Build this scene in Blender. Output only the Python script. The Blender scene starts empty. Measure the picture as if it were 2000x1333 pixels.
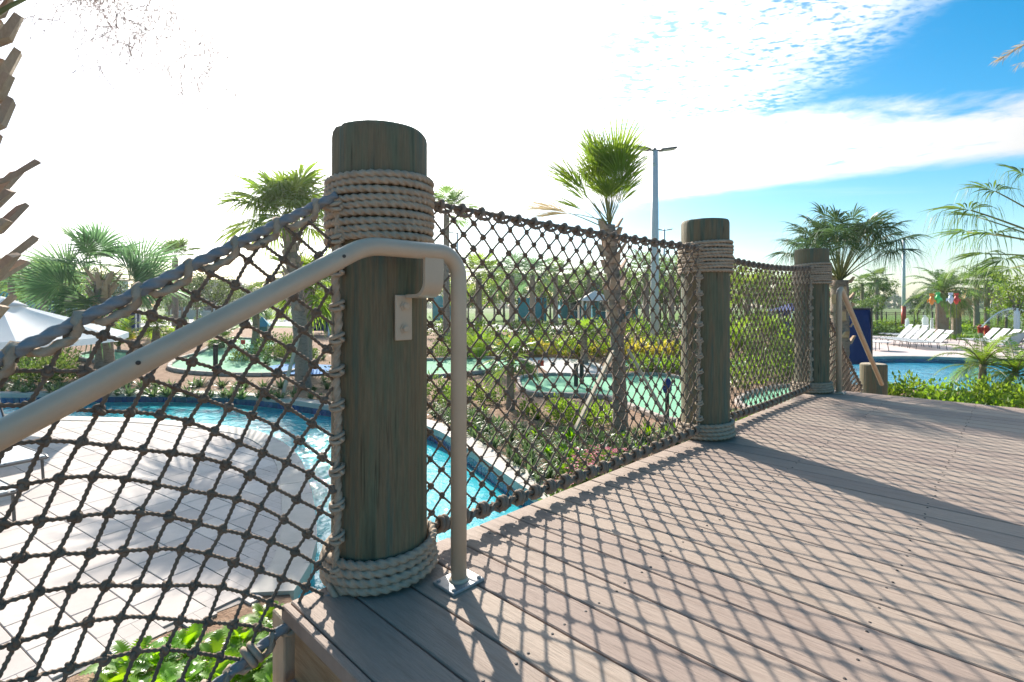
import bpy, math, random
import numpy as np
from mathutils import Vector, Matrix, geometry
R = math.radians
random.seed(11)
rng = np.random.default_rng(11)
scene = bpy.context.scene
COL = scene.collection
EYE = 2.25            # camera height above the pool level (z = 0)
DECK = 1.40           # deck surface
FPX = 1020.0

# ------------------------------------------------------------------ camera
cam = bpy.data.cameras.new('camera')
cam.sensor_width = 36.0
cam.lens = 36.0 * FPX / 2000.0
cam.shift_y = -0.0348
cam.clip_start = 0.05
cam.clip_end = 6000
cam.dof.use_dof = True
cam.dof.focus_distance = 2.3
cam.dof.aperture_fstop = 9.0
cam_o = bpy.data.objects.new('camera', cam)
cam_o.location = (0, 0, EYE)
cam_o.rotation_euler = (R(90), 0, 0)
COL.objects.link(cam_o)
scene.camera = cam_o

# ------------------------------------------------------------------ sun, sky, exposure
SUN_AZ = math.atan2(-0.384, 1.0)      # measured from +Y towards +X
SUN_EL = R(30.0)
SUN_DIR = Vector((math.sin(SUN_AZ) * math.cos(SUN_EL), math.cos(SUN_AZ) * math.cos(SUN_EL), math.sin(SUN_EL)))
sl = bpy.data.lights.new('sun', 'SUN')
sl.energy = 5.0
sl.angle = R(0.53)
sl.color = (1.0, 0.93, 0.83)
so = bpy.data.objects.new('sun', sl)
so.rotation_euler = (-SUN_DIR).to_track_quat('-Z', 'Y').to_euler()
so.location = SUN_DIR * 60
COL.objects.link(so)
vs = scene.view_settings
vs.view_transform = 'Standard'
vs.look = 'None'
vs.gamma = 1.0
vs.use_curve_mapping = False
vs.exposure = 1.05


class NT:
    """small helper for writing node trees"""
    def __init__(self, tree):
        self.t = tree
        self.n = tree.nodes
        self.l = tree.links

    def new(self, kind, **kw):
        nd = self.n.new(kind)
        for k, v in kw.items():
            setattr(nd, k, v)
        return nd

    def put(self, sock, val):
        if hasattr(val, 'is_linked') or hasattr(val, 'links'):
            self.l.new(val, sock)
        elif val is not None:
            if sock.type == 'RGBA' and len(val) == 3:
                val = (*val, 1.0)
            sock.default_value = val

    def math(self, op, a, b=None, c=None, clamp=False):
        nd = self.new('ShaderNodeMath', operation=op)
        nd.use_clamp = clamp
        self.put(nd.inputs[0], a)
        if b is not None:
            self.put(nd.inputs[1], b)
        if c is not None:
            self.put(nd.inputs[2], c)
        return nd.outputs[0]

    def step(self, x, lo, hi):
        nd = self.new('ShaderNodeMapRange', interpolation_type='SMOOTHSTEP')
        self.put(nd.inputs['Value'], x)
        if lo <= hi:
            vals = (lo, hi, 0.0, 1.0)
        else:
            vals = (hi, lo, 1.0, 0.0)
        for i, v in enumerate(vals):
            nd.inputs[i + 1].default_value = v
        return nd.outputs[0]

    def noise(self, vec, scale, detail=5, rough=0.55, dist=0.0):
        nd = self.new('ShaderNodeTexNoise')
        if vec is not None:
            self.l.new(vec, nd.inputs['Vector'])
        nd.inputs['Scale'].default_value = scale
        nd.inputs['Detail'].default_value = detail
        nd.inputs['Roughness'].default_value = rough
        nd.inputs['Distortion'].default_value = dist
        return nd.outputs[0]

    def mix(self, f, a, b, mode='MIX'):
        nd = self.new('ShaderNodeMix', data_type='RGBA', blend_type=mode)
        self.put(nd.inputs[0], f)
        self.put(nd.inputs[6], a)
        self.put(nd.inputs[7], b)
        return nd.outputs[2]

    def ramp(self, f, stops):
        nd = self.new('ShaderNodeValToRGB')
        el = nd.color_ramp.elements
        while len(el) < len(stops):
            el.new(0.5)
        for e, (p, c) in zip(el, stops):
            e.position = p
            e.color = (*c, 1.0)
        self.l.new(f, nd.inputs[0])
        return nd.outputs[0]

    def xyz(self, x, y, z):
        nd = self.new('ShaderNodeCombineXYZ')
        self.put(nd.inputs[0], x)
        self.put(nd.inputs[1], y)
        self.put(nd.inputs[2], z)
        return nd.outputs[0]


world = bpy.data.worlds.new('World')
scene.world = world
world.use_nodes = True
wt = NT(world.node_tree)
wt.n.clear()
sky = wt.new('ShaderNodeTexSky', sky_type='NISHITA')
sky.sun_disc = False
sky.sun_elevation = SUN_EL
sky.sun_rotation = SUN_AZ
sky.altitude = 0
sky.air_density = 1.0
sky.dust_density = 0.6
sky.ozone_density = 1.6
tc = wt.new('ShaderNodeTexCoord')
sp = wt.new('ShaderNodeSeparateXYZ')
wt.l.new(tc.outputs['Generated'], sp.inputs[0])
dx, dy, dz = sp.outputs
zc = wt.math('MAXIMUM', dz, 0.02)
cx = wt.math('DIVIDE', dx, zc)          # the cloud deck is a plane overhead
cy = wt.math('DIVIDE', dy, zc)
cv = wt.xyz(cx, cy, 0.0)
n_big = wt.noise(cv, 1.1, 7, 0.6)
n_mid = wt.noise(cv, 3.2, 7, 0.62, 0.4)
n_cell = wt.noise(wt.xyz(wt.math('MULTIPLY', cx, 1.0), wt.math('MULTIPLY', cy, 1.5), 3.0), 20.0, 4, 0.55, 0.2)
wob = wt.math('MULTIPLY', wt.math('SUBTRACT', n_big, 0.5), 1.3)
wob2 = wt.math('MULTIPLY', wt.math('SUBTRACT', n_mid, 0.5), 0.9)
wobs = wt.math('ADD', wob, wob2)
low_ = wt.math('ADD', wt.math('ADD', cy, wt.math('MULTIPLY', cx, 0.70)), wt.math('MULTIPLY', wobs, 1.1))
# field of small altocumulus on the sunward side
fx = wt.math('ADD', cx, wt.math('MULTIPLY', wobs, 0.55))
field = wt.step(fx, 1.58, 1.05)
cells = wt.step(wt.math('ADD', wt.math('MULTIPLY', n_cell, 0.75), wt.math('MULTIPLY', n_mid, 0.45)), 0.46, 0.66)
cells = wt.math('ADD', cells, wt.step(fx, 0.3, -0.5), clamp=True)
field = wt.math('MULTIPLY', field, wt.math('SUBTRACT', 1.0, wt.math('MULTIPLY', wt.step(cy, 1.25, 0.6), 0.85)))
field = wt.math('MULTIPLY', field, wt.step(low_, 6.8, 4.6))
field = wt.math('MULTIPLY', field, wt.math('SUBTRACT', 1.0, wt.math('MULTIPLY', wt.step(wt.math('ADD', cx, wt.math('MULTIPLY', wobs, 0.5)), -1.15, -1.9), 0.6)))
c_field = wt.math('MULTIPLY', field, wt.math('ADD', wt.math('MULTIPLY', cells, 0.9), 0.08))
# long band behind it, drawn out by the wind
low = wt.math('ADD', wt.math('ADD', cy, wt.math('MULTIPLY', cx, 0.70)), wt.math('MULTIPLY', wobs, 0.5))
upp = wt.math('ADD', wt.math('ADD', cy, wt.math('MULTIPLY', cx, 0.17)), wt.math('MULTIPLY', wobs, 0.85))
c_band = wt.math('MULTIPLY', wt.step(low, 6.2, 5.5), wt.step(upp, 2.75, 3.3))
c_band = wt.math('MULTIPLY', c_band, wt.step(n_mid, 0.18, 0.5))
# thin streaks towards the horizon
n_str = wt.noise(wt.xyz(wt.math('MULTIPLY', cx, 0.22), wt.math('MULTIPLY', cy, 0.6), 7.0), 1.0, 6, 0.6, 0.5)
c_str = wt.math('MULTIPLY', wt.step(n_str, 0.52, 0.78), wt.math('MULTIPLY', wt.step(low, 5.6, 7.5), 0.5))
cloud = wt.math('MAXIMUM', wt.math('MAXIMUM', c_field, c_band), c_str)
cloud = wt.math('MULTIPLY', cloud, wt.step(dz, 0.0, 0.10))
# how much the thin veil and the clouds scatter sunlight forward
dotn = wt.new('ShaderNodeVectorMath', operation='DOT_PRODUCT')
wt.l.new(tc.outputs['Generated'], dotn.inputs[0])
dotn.inputs[1].default_value = SUN_DIR
sdot = wt.math('MAXIMUM', dotn.outputs['Value'], 0.0)
glow = wt.math('POWER', sdot, 9.0)
glow2 = wt.math('POWER', sdot, 60.0)
hz = wt.math('POWER', wt.math('SUBTRACT', 1.0, wt.math('MAXIMUM', dz, 0.0), clamp=True), 14.0)
SKYK = 0.092
hs = wt.new('ShaderNodeHueSaturation')
hs.inputs['Saturation'].default_value = 1.6
hs.inputs['Hue'].default_value = 0.487
hs.inputs['Value'].default_value = SKYK
wt.l.new(sky.outputs[0], hs.inputs['Color'])
base = hs.outputs[0]
base = wt.mix(wt.math('MULTIPLY', hz, 0.35), base, (0.36, 0.43, 0.50))
cl_v = wt.math('ADD', wt.math('ADD', 0.10, wt.math('MULTIPLY', wt.math('POWER', sdot, 1.4), 1.08)), wt.math('MULTIPLY', glow, 0.5))
cl_c = wt.new('ShaderNodeVectorMath', operation='SCALE')
cl_c.inputs[0].default_value = (1.0, 1.0, 0.995)
wt.l.new(cl_v, cl_c.inputs['Scale'])
col = wt.mix(cloud, base, cl_c.outputs[0])
veil = wt.math('ADD', wt.math('MULTIPLY', glow, 0.42), wt.math('MULTIPLY', glow2, 3.0))
vv = wt.new('ShaderNodeVectorMath', operation='SCALE')
vv.inputs[0].default_value = (1.0, 0.99, 0.97)
wt.l.new(veil, vv.inputs['Scale'])
col = wt.mix(1.0, col, vv.outputs[0], 'ADD')
bg = wt.new('ShaderNodeBackground')
wt.l.new(col, bg.inputs['Color'])
bg.inputs['Strength'].default_value = 1.0
wo = wt.new('ShaderNodeOutputWorld')
wt.l.new(bg.outputs[0], wo.inputs['Surface'])


# ------------------------------------------------------------------ materials
def mat(name, stops, scale=6.0, rough=0.6, bump=0.0, bscale=None, detail=6, stretch=(1, 1, 1), rotz=0.0,
        spec=0.4, metal=0.0, vary=0.0, coord='pos', trans=0.0, tcol=None, fine=0.0, bdist=0.01, coat=0.0):
    m = bpy.data.materials.new(name)
    m.use_nodes = True
    t = NT(m.node_tree)
    b = t.n['Principled BSDF']
    if coord == 'pos':
        src = t.new('ShaderNodeNewGeometry').outputs['Position']
    else:
        src = t.new('ShaderNodeTexCoord').outputs['Object']
    if rotz:
        vr = t.new('ShaderNodeVectorRotate', rotation_type='Z_AXIS')
        t.l.new(src, vr.inputs['Vector'])
        vr.inputs['Angle'].default_value = rotz
        src = vr.outputs[0]
    if coord == 'obj':
        oi = t.new('ShaderNodeObjectInfo')
        ad = t.new('ShaderNodeVectorMath', operation='ADD')
        t.l.new(src, ad.inputs[0])
        sc_ = t.new('ShaderNodeVectorMath', operation='SCALE')
        sc_.inputs[0].default_value = (31.0, 17.0, 23.0)
        t.l.new(oi.outputs['Random'], sc_.inputs['Scale'])
        t.l.new(sc_.outputs[0], ad.inputs[1])
        src = ad.outputs[0]
    mp = t.new('ShaderNodeMapping')
    mp.inputs['Scale'].default_value = stretch
    t.l.new(src, mp.inputs['Vector'])
    v = mp.outputs[0]
    n = t.noise(v, scale, detail, 0.6)
    k = len(stops)
    if k == 1:
        stops = [stops[0], tuple(c * 0.75 for c in stops[0])]
        k = 2
    st = [(0.28 + 0.44 * i / (k - 1), c) for i, c in enumerate(stops)]
    c = t.ramp(n, st)
    if fine:
        n2 = t.noise(v, scale * 9, 4, 0.7)
        f2 = t.math('ADD', 1.0 - fine, t.math('MULTIPLY', n2, fine * 2))
        s2 = t.new('ShaderNodeVectorMath', operation='SCALE')
        t.l.new(c, s2.inputs[0])
        t.l.new(f2, s2.inputs['Scale'])
        c = s2.outputs[0]
    if vary:
        oi = t.new('ShaderNodeObjectInfo')
        hv = t.new('ShaderNodeHueSaturation')
        t.l.new(c, hv.inputs['Color'])
        t.l.new(t.math('ADD', 1.0 - vary, t.math('MULTIPLY', oi.outputs['Random'], 2 * vary)), hv.inputs['Value'])
        t.l.new(t.math('ADD', 0.5 - vary * 0.06, t.math('MULTIPLY', oi.outputs['Random'], 0.12 * vary)), hv.inputs['Hue'])
        c = hv.outputs[0]
    t.l.new(c, b.inputs['Base Color'])
    b.inputs['Roughness'].default_value = rough
    b.inputs['Specular IOR Level'].default_value = spec
    b.inputs['Metallic'].default_value = metal
    if coat:
        b.inputs['Coat Weight'].default_value = coat
    if bump:
        bn = t.noise(v, bscale or scale * 4, 6, 0.65)
        bp = t.new('ShaderNodeBump')
        bp.inputs['Strength'].default_value = bump
        bp.inputs['Distance'].default_value = bdist
        t.l.new(bn, bp.inputs['Height'])
        t.l.new(bp.outputs[0], b.inputs['Normal'])
    if trans:
        out = t.n['Material Output']
        tr = t.new('ShaderNodeBsdfTranslucent')
        if tcol is None:
            hv = t.new('ShaderNodeHueSaturation')
            hv.inputs['Saturation'].default_value = 1.1
            hv.inputs['Value'].default_value = 2.2
            hv.inputs['Hue'].default_value = 0.48
            t.l.new(c, hv.inputs['Color'])
            t.l.new(hv.outputs[0], tr.inputs['Color'])
        else:
            tr.inputs['Color'].default_value = (*tcol, 1)
        mx = t.new('ShaderNodeMixShader')
        mx.inputs[0].default_value = trans
        t.l.new(b.outputs[0], mx.inputs[1])
        t.l.new(tr.outputs[0], mx.inputs[2])
        t.l.new(mx.outputs[0], out.inputs['Surface'])
    return m


AE = math.atan2(0.715, 0.699)     # direction of the deck edge in plan
MT = {}
MT['post'] = mat('treated_timber', [(.064, .073, .048), (.126, .134, .084), (.182, .137, .082), (.092, .120, .088), (.205, .20, .138)], 4, .75, .7,
                 bscale=16, stretch=(4.5, 4.5, .28), spec=.25, fine=.45, detail=8)
def checks(m, amount=.75):
    """thin dark drying cracks running up the timber"""
    t = NT(m.node_tree)
    b = t.n['Principled BSDF']
    p = t.new('ShaderNodeNewGeometry').outputs['Position']
    mp = t.new('ShaderNodeMapping')
    mp.inputs['Scale'].default_value = (17, 17, .55)
    t.l.new(p, mp.inputs['Vector'])
    n = t.noise(mp.outputs[0], 1.0, 3, .5, .25)
    d = t.math('ABSOLUTE', t.math('SUBTRACT', n, .5))
    line = t.step(d, .012, .0)
    gate = t.step(t.noise(p, 2.6, 2), .48, .62)
    k = t.math('MULTIPLY', t.math('MULTIPLY', line, gate), amount)
    src = b.inputs['Base Color'].links[0].from_socket
    t.l.new(t.mix(k, src, (.018, .015, .01)), b.inputs['Base Color'])


checks(MT['post'])
MT['rope'] = mat('manila_rope', [(.35, .27, .20), (.48, .385, .29)], 30, .85, .5, bscale=260, spec=.15, fine=.2, bdist=.002)
MT['strand'] = mat('weathered_net_cord', [(.135, .10, .075), (.225, .172, .13)], 25, .85, .4, bscale=260, spec=.15, fine=.2, bdist=.002)
MT['lash'] = mat('net_lashing_cord', [(.19, .148, .115), (.29, .228, .178)], 25, .85, .4, bscale=260, spec=.15, fine=.2, bdist=.002)
MT['cable'] = mat('blue_grey_rope', [(.19, .20, .215), (.29, .285, .285)], 20, .6, .3, bscale=200, spec=.35, fine=.15, bdist=.002)
MT['rail'] = mat('tan_powder_coat', [(.46, .36, .262), (.52, .412, .305)], 9, .38, .06, bscale=180, spec=.5, bdist=.002)
MT['deck'] = mat('composite_decking', [(.255, .19, .151), (.34, .262, .212), (.29, .22, .176)], 3, .7, .9, bscale=9, stretch=(14, 1.2, 1), rotz=-AE,
                 spec=.25, vary=.12, fine=.16, bdist=.005)
MT['fascia'] = mat('raw_pine', [(.20, .115, .06), (.38, .25, .145), (.28, .17, .09), (.42, .28, .17)], 4, .8, .4, bscale=10, stretch=(1, 1, 14), spec=.2, fine=.2)
MT['beam'] = mat('grey_pine', [(.33, .27, .20), (.42, .35, .26)], 3, .8, .4, bscale=10, stretch=(8, 8, .8), spec=.2, fine=.2)
MT['bolt'] = mat('galvanised_steel', [(.30, .30, .30), (.42, .41, .40)], 30, .55, 0, metal=.5)
MT['screw'] = mat('dark_screw', [(.05, .04, .035)], 30, .5)
MT['paver'] = mat('pale_paver', [(.43, .385, .355), (.51, .46, .43)], 2.2, .85, .25, bscale=60, spec=.2, vary=.11, fine=.08, bdist=.004)
MT['coping'] = mat('cream_coping', [(.38, .345, .305), (.46, .42, .375)], 4, .8, .2, bscale=60, vary=.05, fine=.08, bdist=.004)
MT['joint'] = mat('sand_joint', [(.27, .24, .215), (.33, .295, .265)], 12, .9, .3)
MT['tile'] = mat('navy_glazed_tile', [(.012, .03, .10), (.02, .055, .16)], 8, .12, 0, vary=.3, spec=.6)
MT['basin'] = mat('pool_plaster', [(.10, .55, .62), (.16, .62, .68)], 2, .8)
MT['mulch'] = mat('bark_mulch', [(.16, .09, .055), (.34, .215, .145), (.44, .30, .21)], 9, .95, .9, bscale=40, fine=.35, bdist=.03)
MT['green'] = mat('golf_turf', [(.10, .31, .17), (.165, .42, .245), (.20, .44, .28)], 1.3, .9, .5, bscale=220, fine=.15, detail=9, bdist=.006)
MT['bluecarpet'] = mat('blue_turf', [(.03, .16, .42), (.05, .22, .5)], 5, .9, .5, bscale=220, fine=.15, bdist=.006)
MT['concrete'] = mat('pale_concrete', [(.46, .44, .41), (.56, .53, .50)], 2, .85, .2, bscale=50, fine=.1)
MT['kerb'] = mat('kerb_stone', [(.33, .27, .23), (.44, .37, .32)], 8, .85, .4, bscale=40, fine=.2)
MT['terrace'] = mat('pink_paver', [(.50, .40, .37), (.60, .50, .46)], 1.6, .8, .15, bscale=50, fine=.1)


# ground: bark mulch round the golf holes, mown lawn beyond
def ground_mat():
    m = bpy.data.materials.new('ground_cover')
    m.use_nodes = True
    t = NT(m.node_tree)
    b = t.n['Principled BSDF']
    p = t.new('ShaderNodeNewGeometry').outputs['Position']
    s = t.new('ShaderNodeSeparateXYZ')
    t.l.new(p, s.inputs[0])
    n0 = t.noise(p, .25, 4)
    n1 = t.noise(p, 6, 6, .65)
    n2 = t.noise(p, 45, 4, .7)
    n3 = t.noise(p, .08, 3)
    mul = t.ramp(n1, [(.25, (.17, .10, .062)), (.5, (.35, .225, .15)), (.75, (.46, .32, .225))])
    mul = t.mix(t.math('MULTIPLY', n2, .5), mul, (.12, .075, .05))
    gr = t.ramp(n0, [(.3, (.075, .15, .022)), (.55, (.12, .22, .03)), (.75, (.19, .26, .05))])
    gr = t.mix(t.math('MULTIPLY', n1, .5), gr, (.05, .11, .018))
    far = t.mix(n3, (.07, .13, .03), (.15, .18, .06))
    yy = t.math('ADD', s.outputs[1], t.math('MULTIPLY', n0, 3.0))
    c = t.mix(t.step(yy, 36.0, 36.6), mul, gr)
    c = t.mix(t.step(s.outputs[1], 90.0, 140.0), c, far)
    t.l.new(c, b.inputs['Base Color'])
    b.inputs['Roughness'].default_value = .95
    b.inputs['Specular IOR Level'].default_value = .15
    bp = t.new('ShaderNodeBump')
    bp.inputs['Strength'].default_value = .8
    bp.inputs['Distance'].default_value = .03
    t.l.new(t.noise(p, 40, 5, .7), bp.inputs['Height'])
    t.l.new(bp.outputs[0], b.inputs['Normal'])
    return m


MT['ground'] = ground_mat()


def water_mat(name, deep, shallow):
    m = bpy.data.materials.new(name)
    m.use_nodes = True
    t = NT(m.node_tree)
    b = t.n['Principled BSDF']
    p = t.new('ShaderNodeNewGeometry').outputs['Position']
    n = t.noise(p, 1.3, 4, .6, 1.2)
    v = t.new('ShaderNodeTexVoronoi', feature='SMOOTH_F1')
    v.inputs['Scale'].default_value = 3.2
    t.l.new(p, v.inputs['Vector'])
    c = t.mix(t.math('ADD', t.math('MULTIPLY', t.step(n, .3, .72), .7), t.math('MULTIPLY', t.step(v.outputs[0], .55, .1), .3)), deep, shallow)
    t.l.new(c, b.inputs['Base Color'])
    b.inputs['Roughness'].default_value = .05
    b.inputs['IOR'].default_value = 1.33
    b.inputs['Specular IOR Level'].default_value = .5
    hgt = t.math('ADD', t.math('MULTIPLY', t.noise(p, 2.6, 3, .5, .8), 1.0), t.math('MULTIPLY', t.noise(p, 8, 3, .6, .5), .5))
    bp = t.new('ShaderNodeBump')
    bp.inputs['Strength'].default_value = .55
    bp.inputs['Distance'].default_value = .06
    t.l.new(hgt, bp.inputs['Height'])
    t.l.new(bp.outputs[0], b.inputs['Normal'])
    return m


MT['water'] = water_mat('river_water', (.015, .27, .33), (.06, .46, .52))
MT['water2'] = water_mat('pool_water', (.02, .22, .36), (.06, .40, .55))
LEAF = dict(rough=.45, spec=.35, coord='obj', vary=.18)
MT['frond'] = mat('palm_frond', [(.05, .10, .026), (.085, .15, .035), (.065, .12, .05)], 3, trans=.42, **LEAF)
MT['frond_lime'] = mat('lime_palm_frond', [(.075, .14, .02), (.12, .19, .03)], 3, trans=.5, **LEAF)
MT['frond_blue'] = mat('blue_green_frond', [(.055, .115, .055), (.085, .155, .07)], 3, trans=.45, **LEAF)
MT['frond_dark'] = mat('dark_palm_frond', [(.035, .065, .026), (.06, .105, .04), (.045, .08, .04)], 3, trans=.25, **LEAF)
MT['frond_dead'] = mat('dry_frond', [(.42, .33, .20), (.55, .45, .30)], 3, trans=.35, tcol=(.6, .45, .25), **LEAF)
MT['petiole'] = mat('petiole_stalk', [(.15, .17, .05), (.22, .22, .08)], 4, .5, coord='obj')
MT['trunk'] = mat('palm_trunk', [(.20, .155, .12), (.31, .25, .20), (.16, .12, .09)], 6, .9, .8, bscale=18, stretch=(1, 1, 2.5), spec=.15, fine=.3, bdist=.03)
MT['boot'] = mat('palm_boot', [(.27, .18, .125), (.40, .29, .215), (.34, .27, .22)], 7, .85, .6, bscale=35, stretch=(1, 1, .5), spec=.15, vary=.15, fine=.3, bdist=.01)
MT['bark'] = mat('tree_bark', [(.13, .10, .08), (.22, .18, .14)], 8, .9, .6, bscale=30, stretch=(2, 2, .5), spec=.1)
MT['leaf'] = mat('tree_leaf', [(.045, .085, .02), (.08, .13, .03), (.06, .10, .03)], 1.2, trans=.35, **LEAF)
MT['leaf_lime'] = mat('lime_leaf', [(.08, .15, .02), (.14, .22, .035)], 2, trans=.45, **LEAF)
MT['leaf_dark'] = mat('dark_leaf', [(.025, .055, .018), (.045, .085, .025)], 2, trans=.3, **LEAF)
MT['leaf_yellow'] = mat('yellow_leaf', [(.30, .28, .03), (.42, .36, .05), (.15, .21, .03)], 5, trans=.45, tcol=(.6, .5, .06), **LEAF)
MT['leaf_strap'] = mat('strap_leaf', [(.05, .095, .035), (.09, .14, .06)], 3, trans=.35, **LEAF)
MT['leaf_bright'] = mat('bright_broad_leaf', [(.06, .16, .015), (.13, .26, .025)], 3, trans=.4, rough=.35, spec=.5, coord='obj', vary=.15)
MT['leaf_lobed'] = mat('lobed_leaf', [(.10, .22, .02), (.19, .34, .04)], 3, trans=.45, rough=.35, spec=.5, coord='obj', vary=.15)
MT['flower'] = mat('pink_flower', [(.55, .06, .14), (.65, .16, .25)], 6, .6, coord='obj', trans=.3, tcol=(.7, .15, .25))
MT['brace'] = mat('pale_lumber', [(.45, .36, .25), (.55, .46, .34)], 4, .8, .2, stretch=(6, 6, 1))
MT['black'] = mat('black_paint', [(.02, .02, .022), (.03, .03, .032)], 6, .45)
MT['galv'] = mat('galvanised_pole', [(.52, .55, .56), (.6, .62, .63)], 4, .5, 0, metal=.0)
MT['whitepaint'] = mat('white_paint', [(.76, .76, .76), (.8, .8, .79)], 4, .45)
MT['redpaint'] = mat('red_paint', [(.5, .05, .035), (.6, .08, .05)], 6, .45)
MT['canvas'] = mat('white_canvas', [(.74, .76, .78), (.8, .81, .82)], 3, .85, .1, bscale=200, trans=.5, tcol=(.80, .82, .84))
MT['teal'] = mat('teal_fabric', [(.04, .25, .33), (.06, .3, .38)], 4, .8)
MT['navy'] = mat('navy_canvas', [(.012, .035, .15), (.02, .05, .19)], 3, .8, .15, bscale=120)
MT['sling'] = mat('white_sling', [(.64, .68, .70), (.72, .75, .76)], 6, .7, .1, bscale=300, trans=.25, tcol=(.66, .70, .73))
MT['sling_blue'] = mat('grey_blue_sling', [(.30, .40, .45), (.36, .46, .51)], 6, .7, trans=.2, tcol=(.3, .4, .45))
MT['frame'] = mat('dark_aluminium', [(.10, .095, .09), (.14, .13, .125)], 6, .4, metal=.5)
MT['lens'] = mat('lamp_lens', [(.55, .57, .58), (.62, .63, .64)], 6, .25)
MT['stucco'] = mat('cream_stucco', [(.56, .49, .39), (.62, .55, .45)], 2, .9, .1, bscale=50)
MT['stucco_blue'] = mat('blue_stucco', [(.20, .33, .42), (.25, .39, .48)], 2, .9)
MT['stucco_teal'] = mat('teal_siding', [(.03, .22, .32), (.05, .27, .38)], 2, .8)
MT['roof'] = mat('brown_shingle', [(.21, .17, .14), (.29, .24, .20)], 6, .9, .4, bscale=30)
MT['roof_pale'] = mat('pale_roof', [(.62, .58, .52), (.70, .66, .60)], 3, .8)
MT['window'] = mat('window_glass', [(.03, .045, .06), (.06, .08, .10)], 2, .08, spec=.6)
MT['jet'] = mat('water_spray', [(.75, .80, .83), (.85, .88, .9)], 14, .3, .5, trans=.5, tcol=(.85, .9, .93))
MT['orange'] = mat('orange_enamel', [(.75, .22, .03), (.8, .3, .06)], 5, .35)
MT['lime'] = mat('green_enamel', [(.05, .5, .10), (.09, .58, .16)], 5, .35)
MT['silver'] = mat('pale_enamel', [(.6, .63, .72), (.68, .70, .78)], 5, .35)
MT['twig'] = mat('dry_twig', [(.40, .32, .30), (.48, .40, .38)], 8, .8, trans=.45, tcol=(.6, .5, .48))


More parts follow.
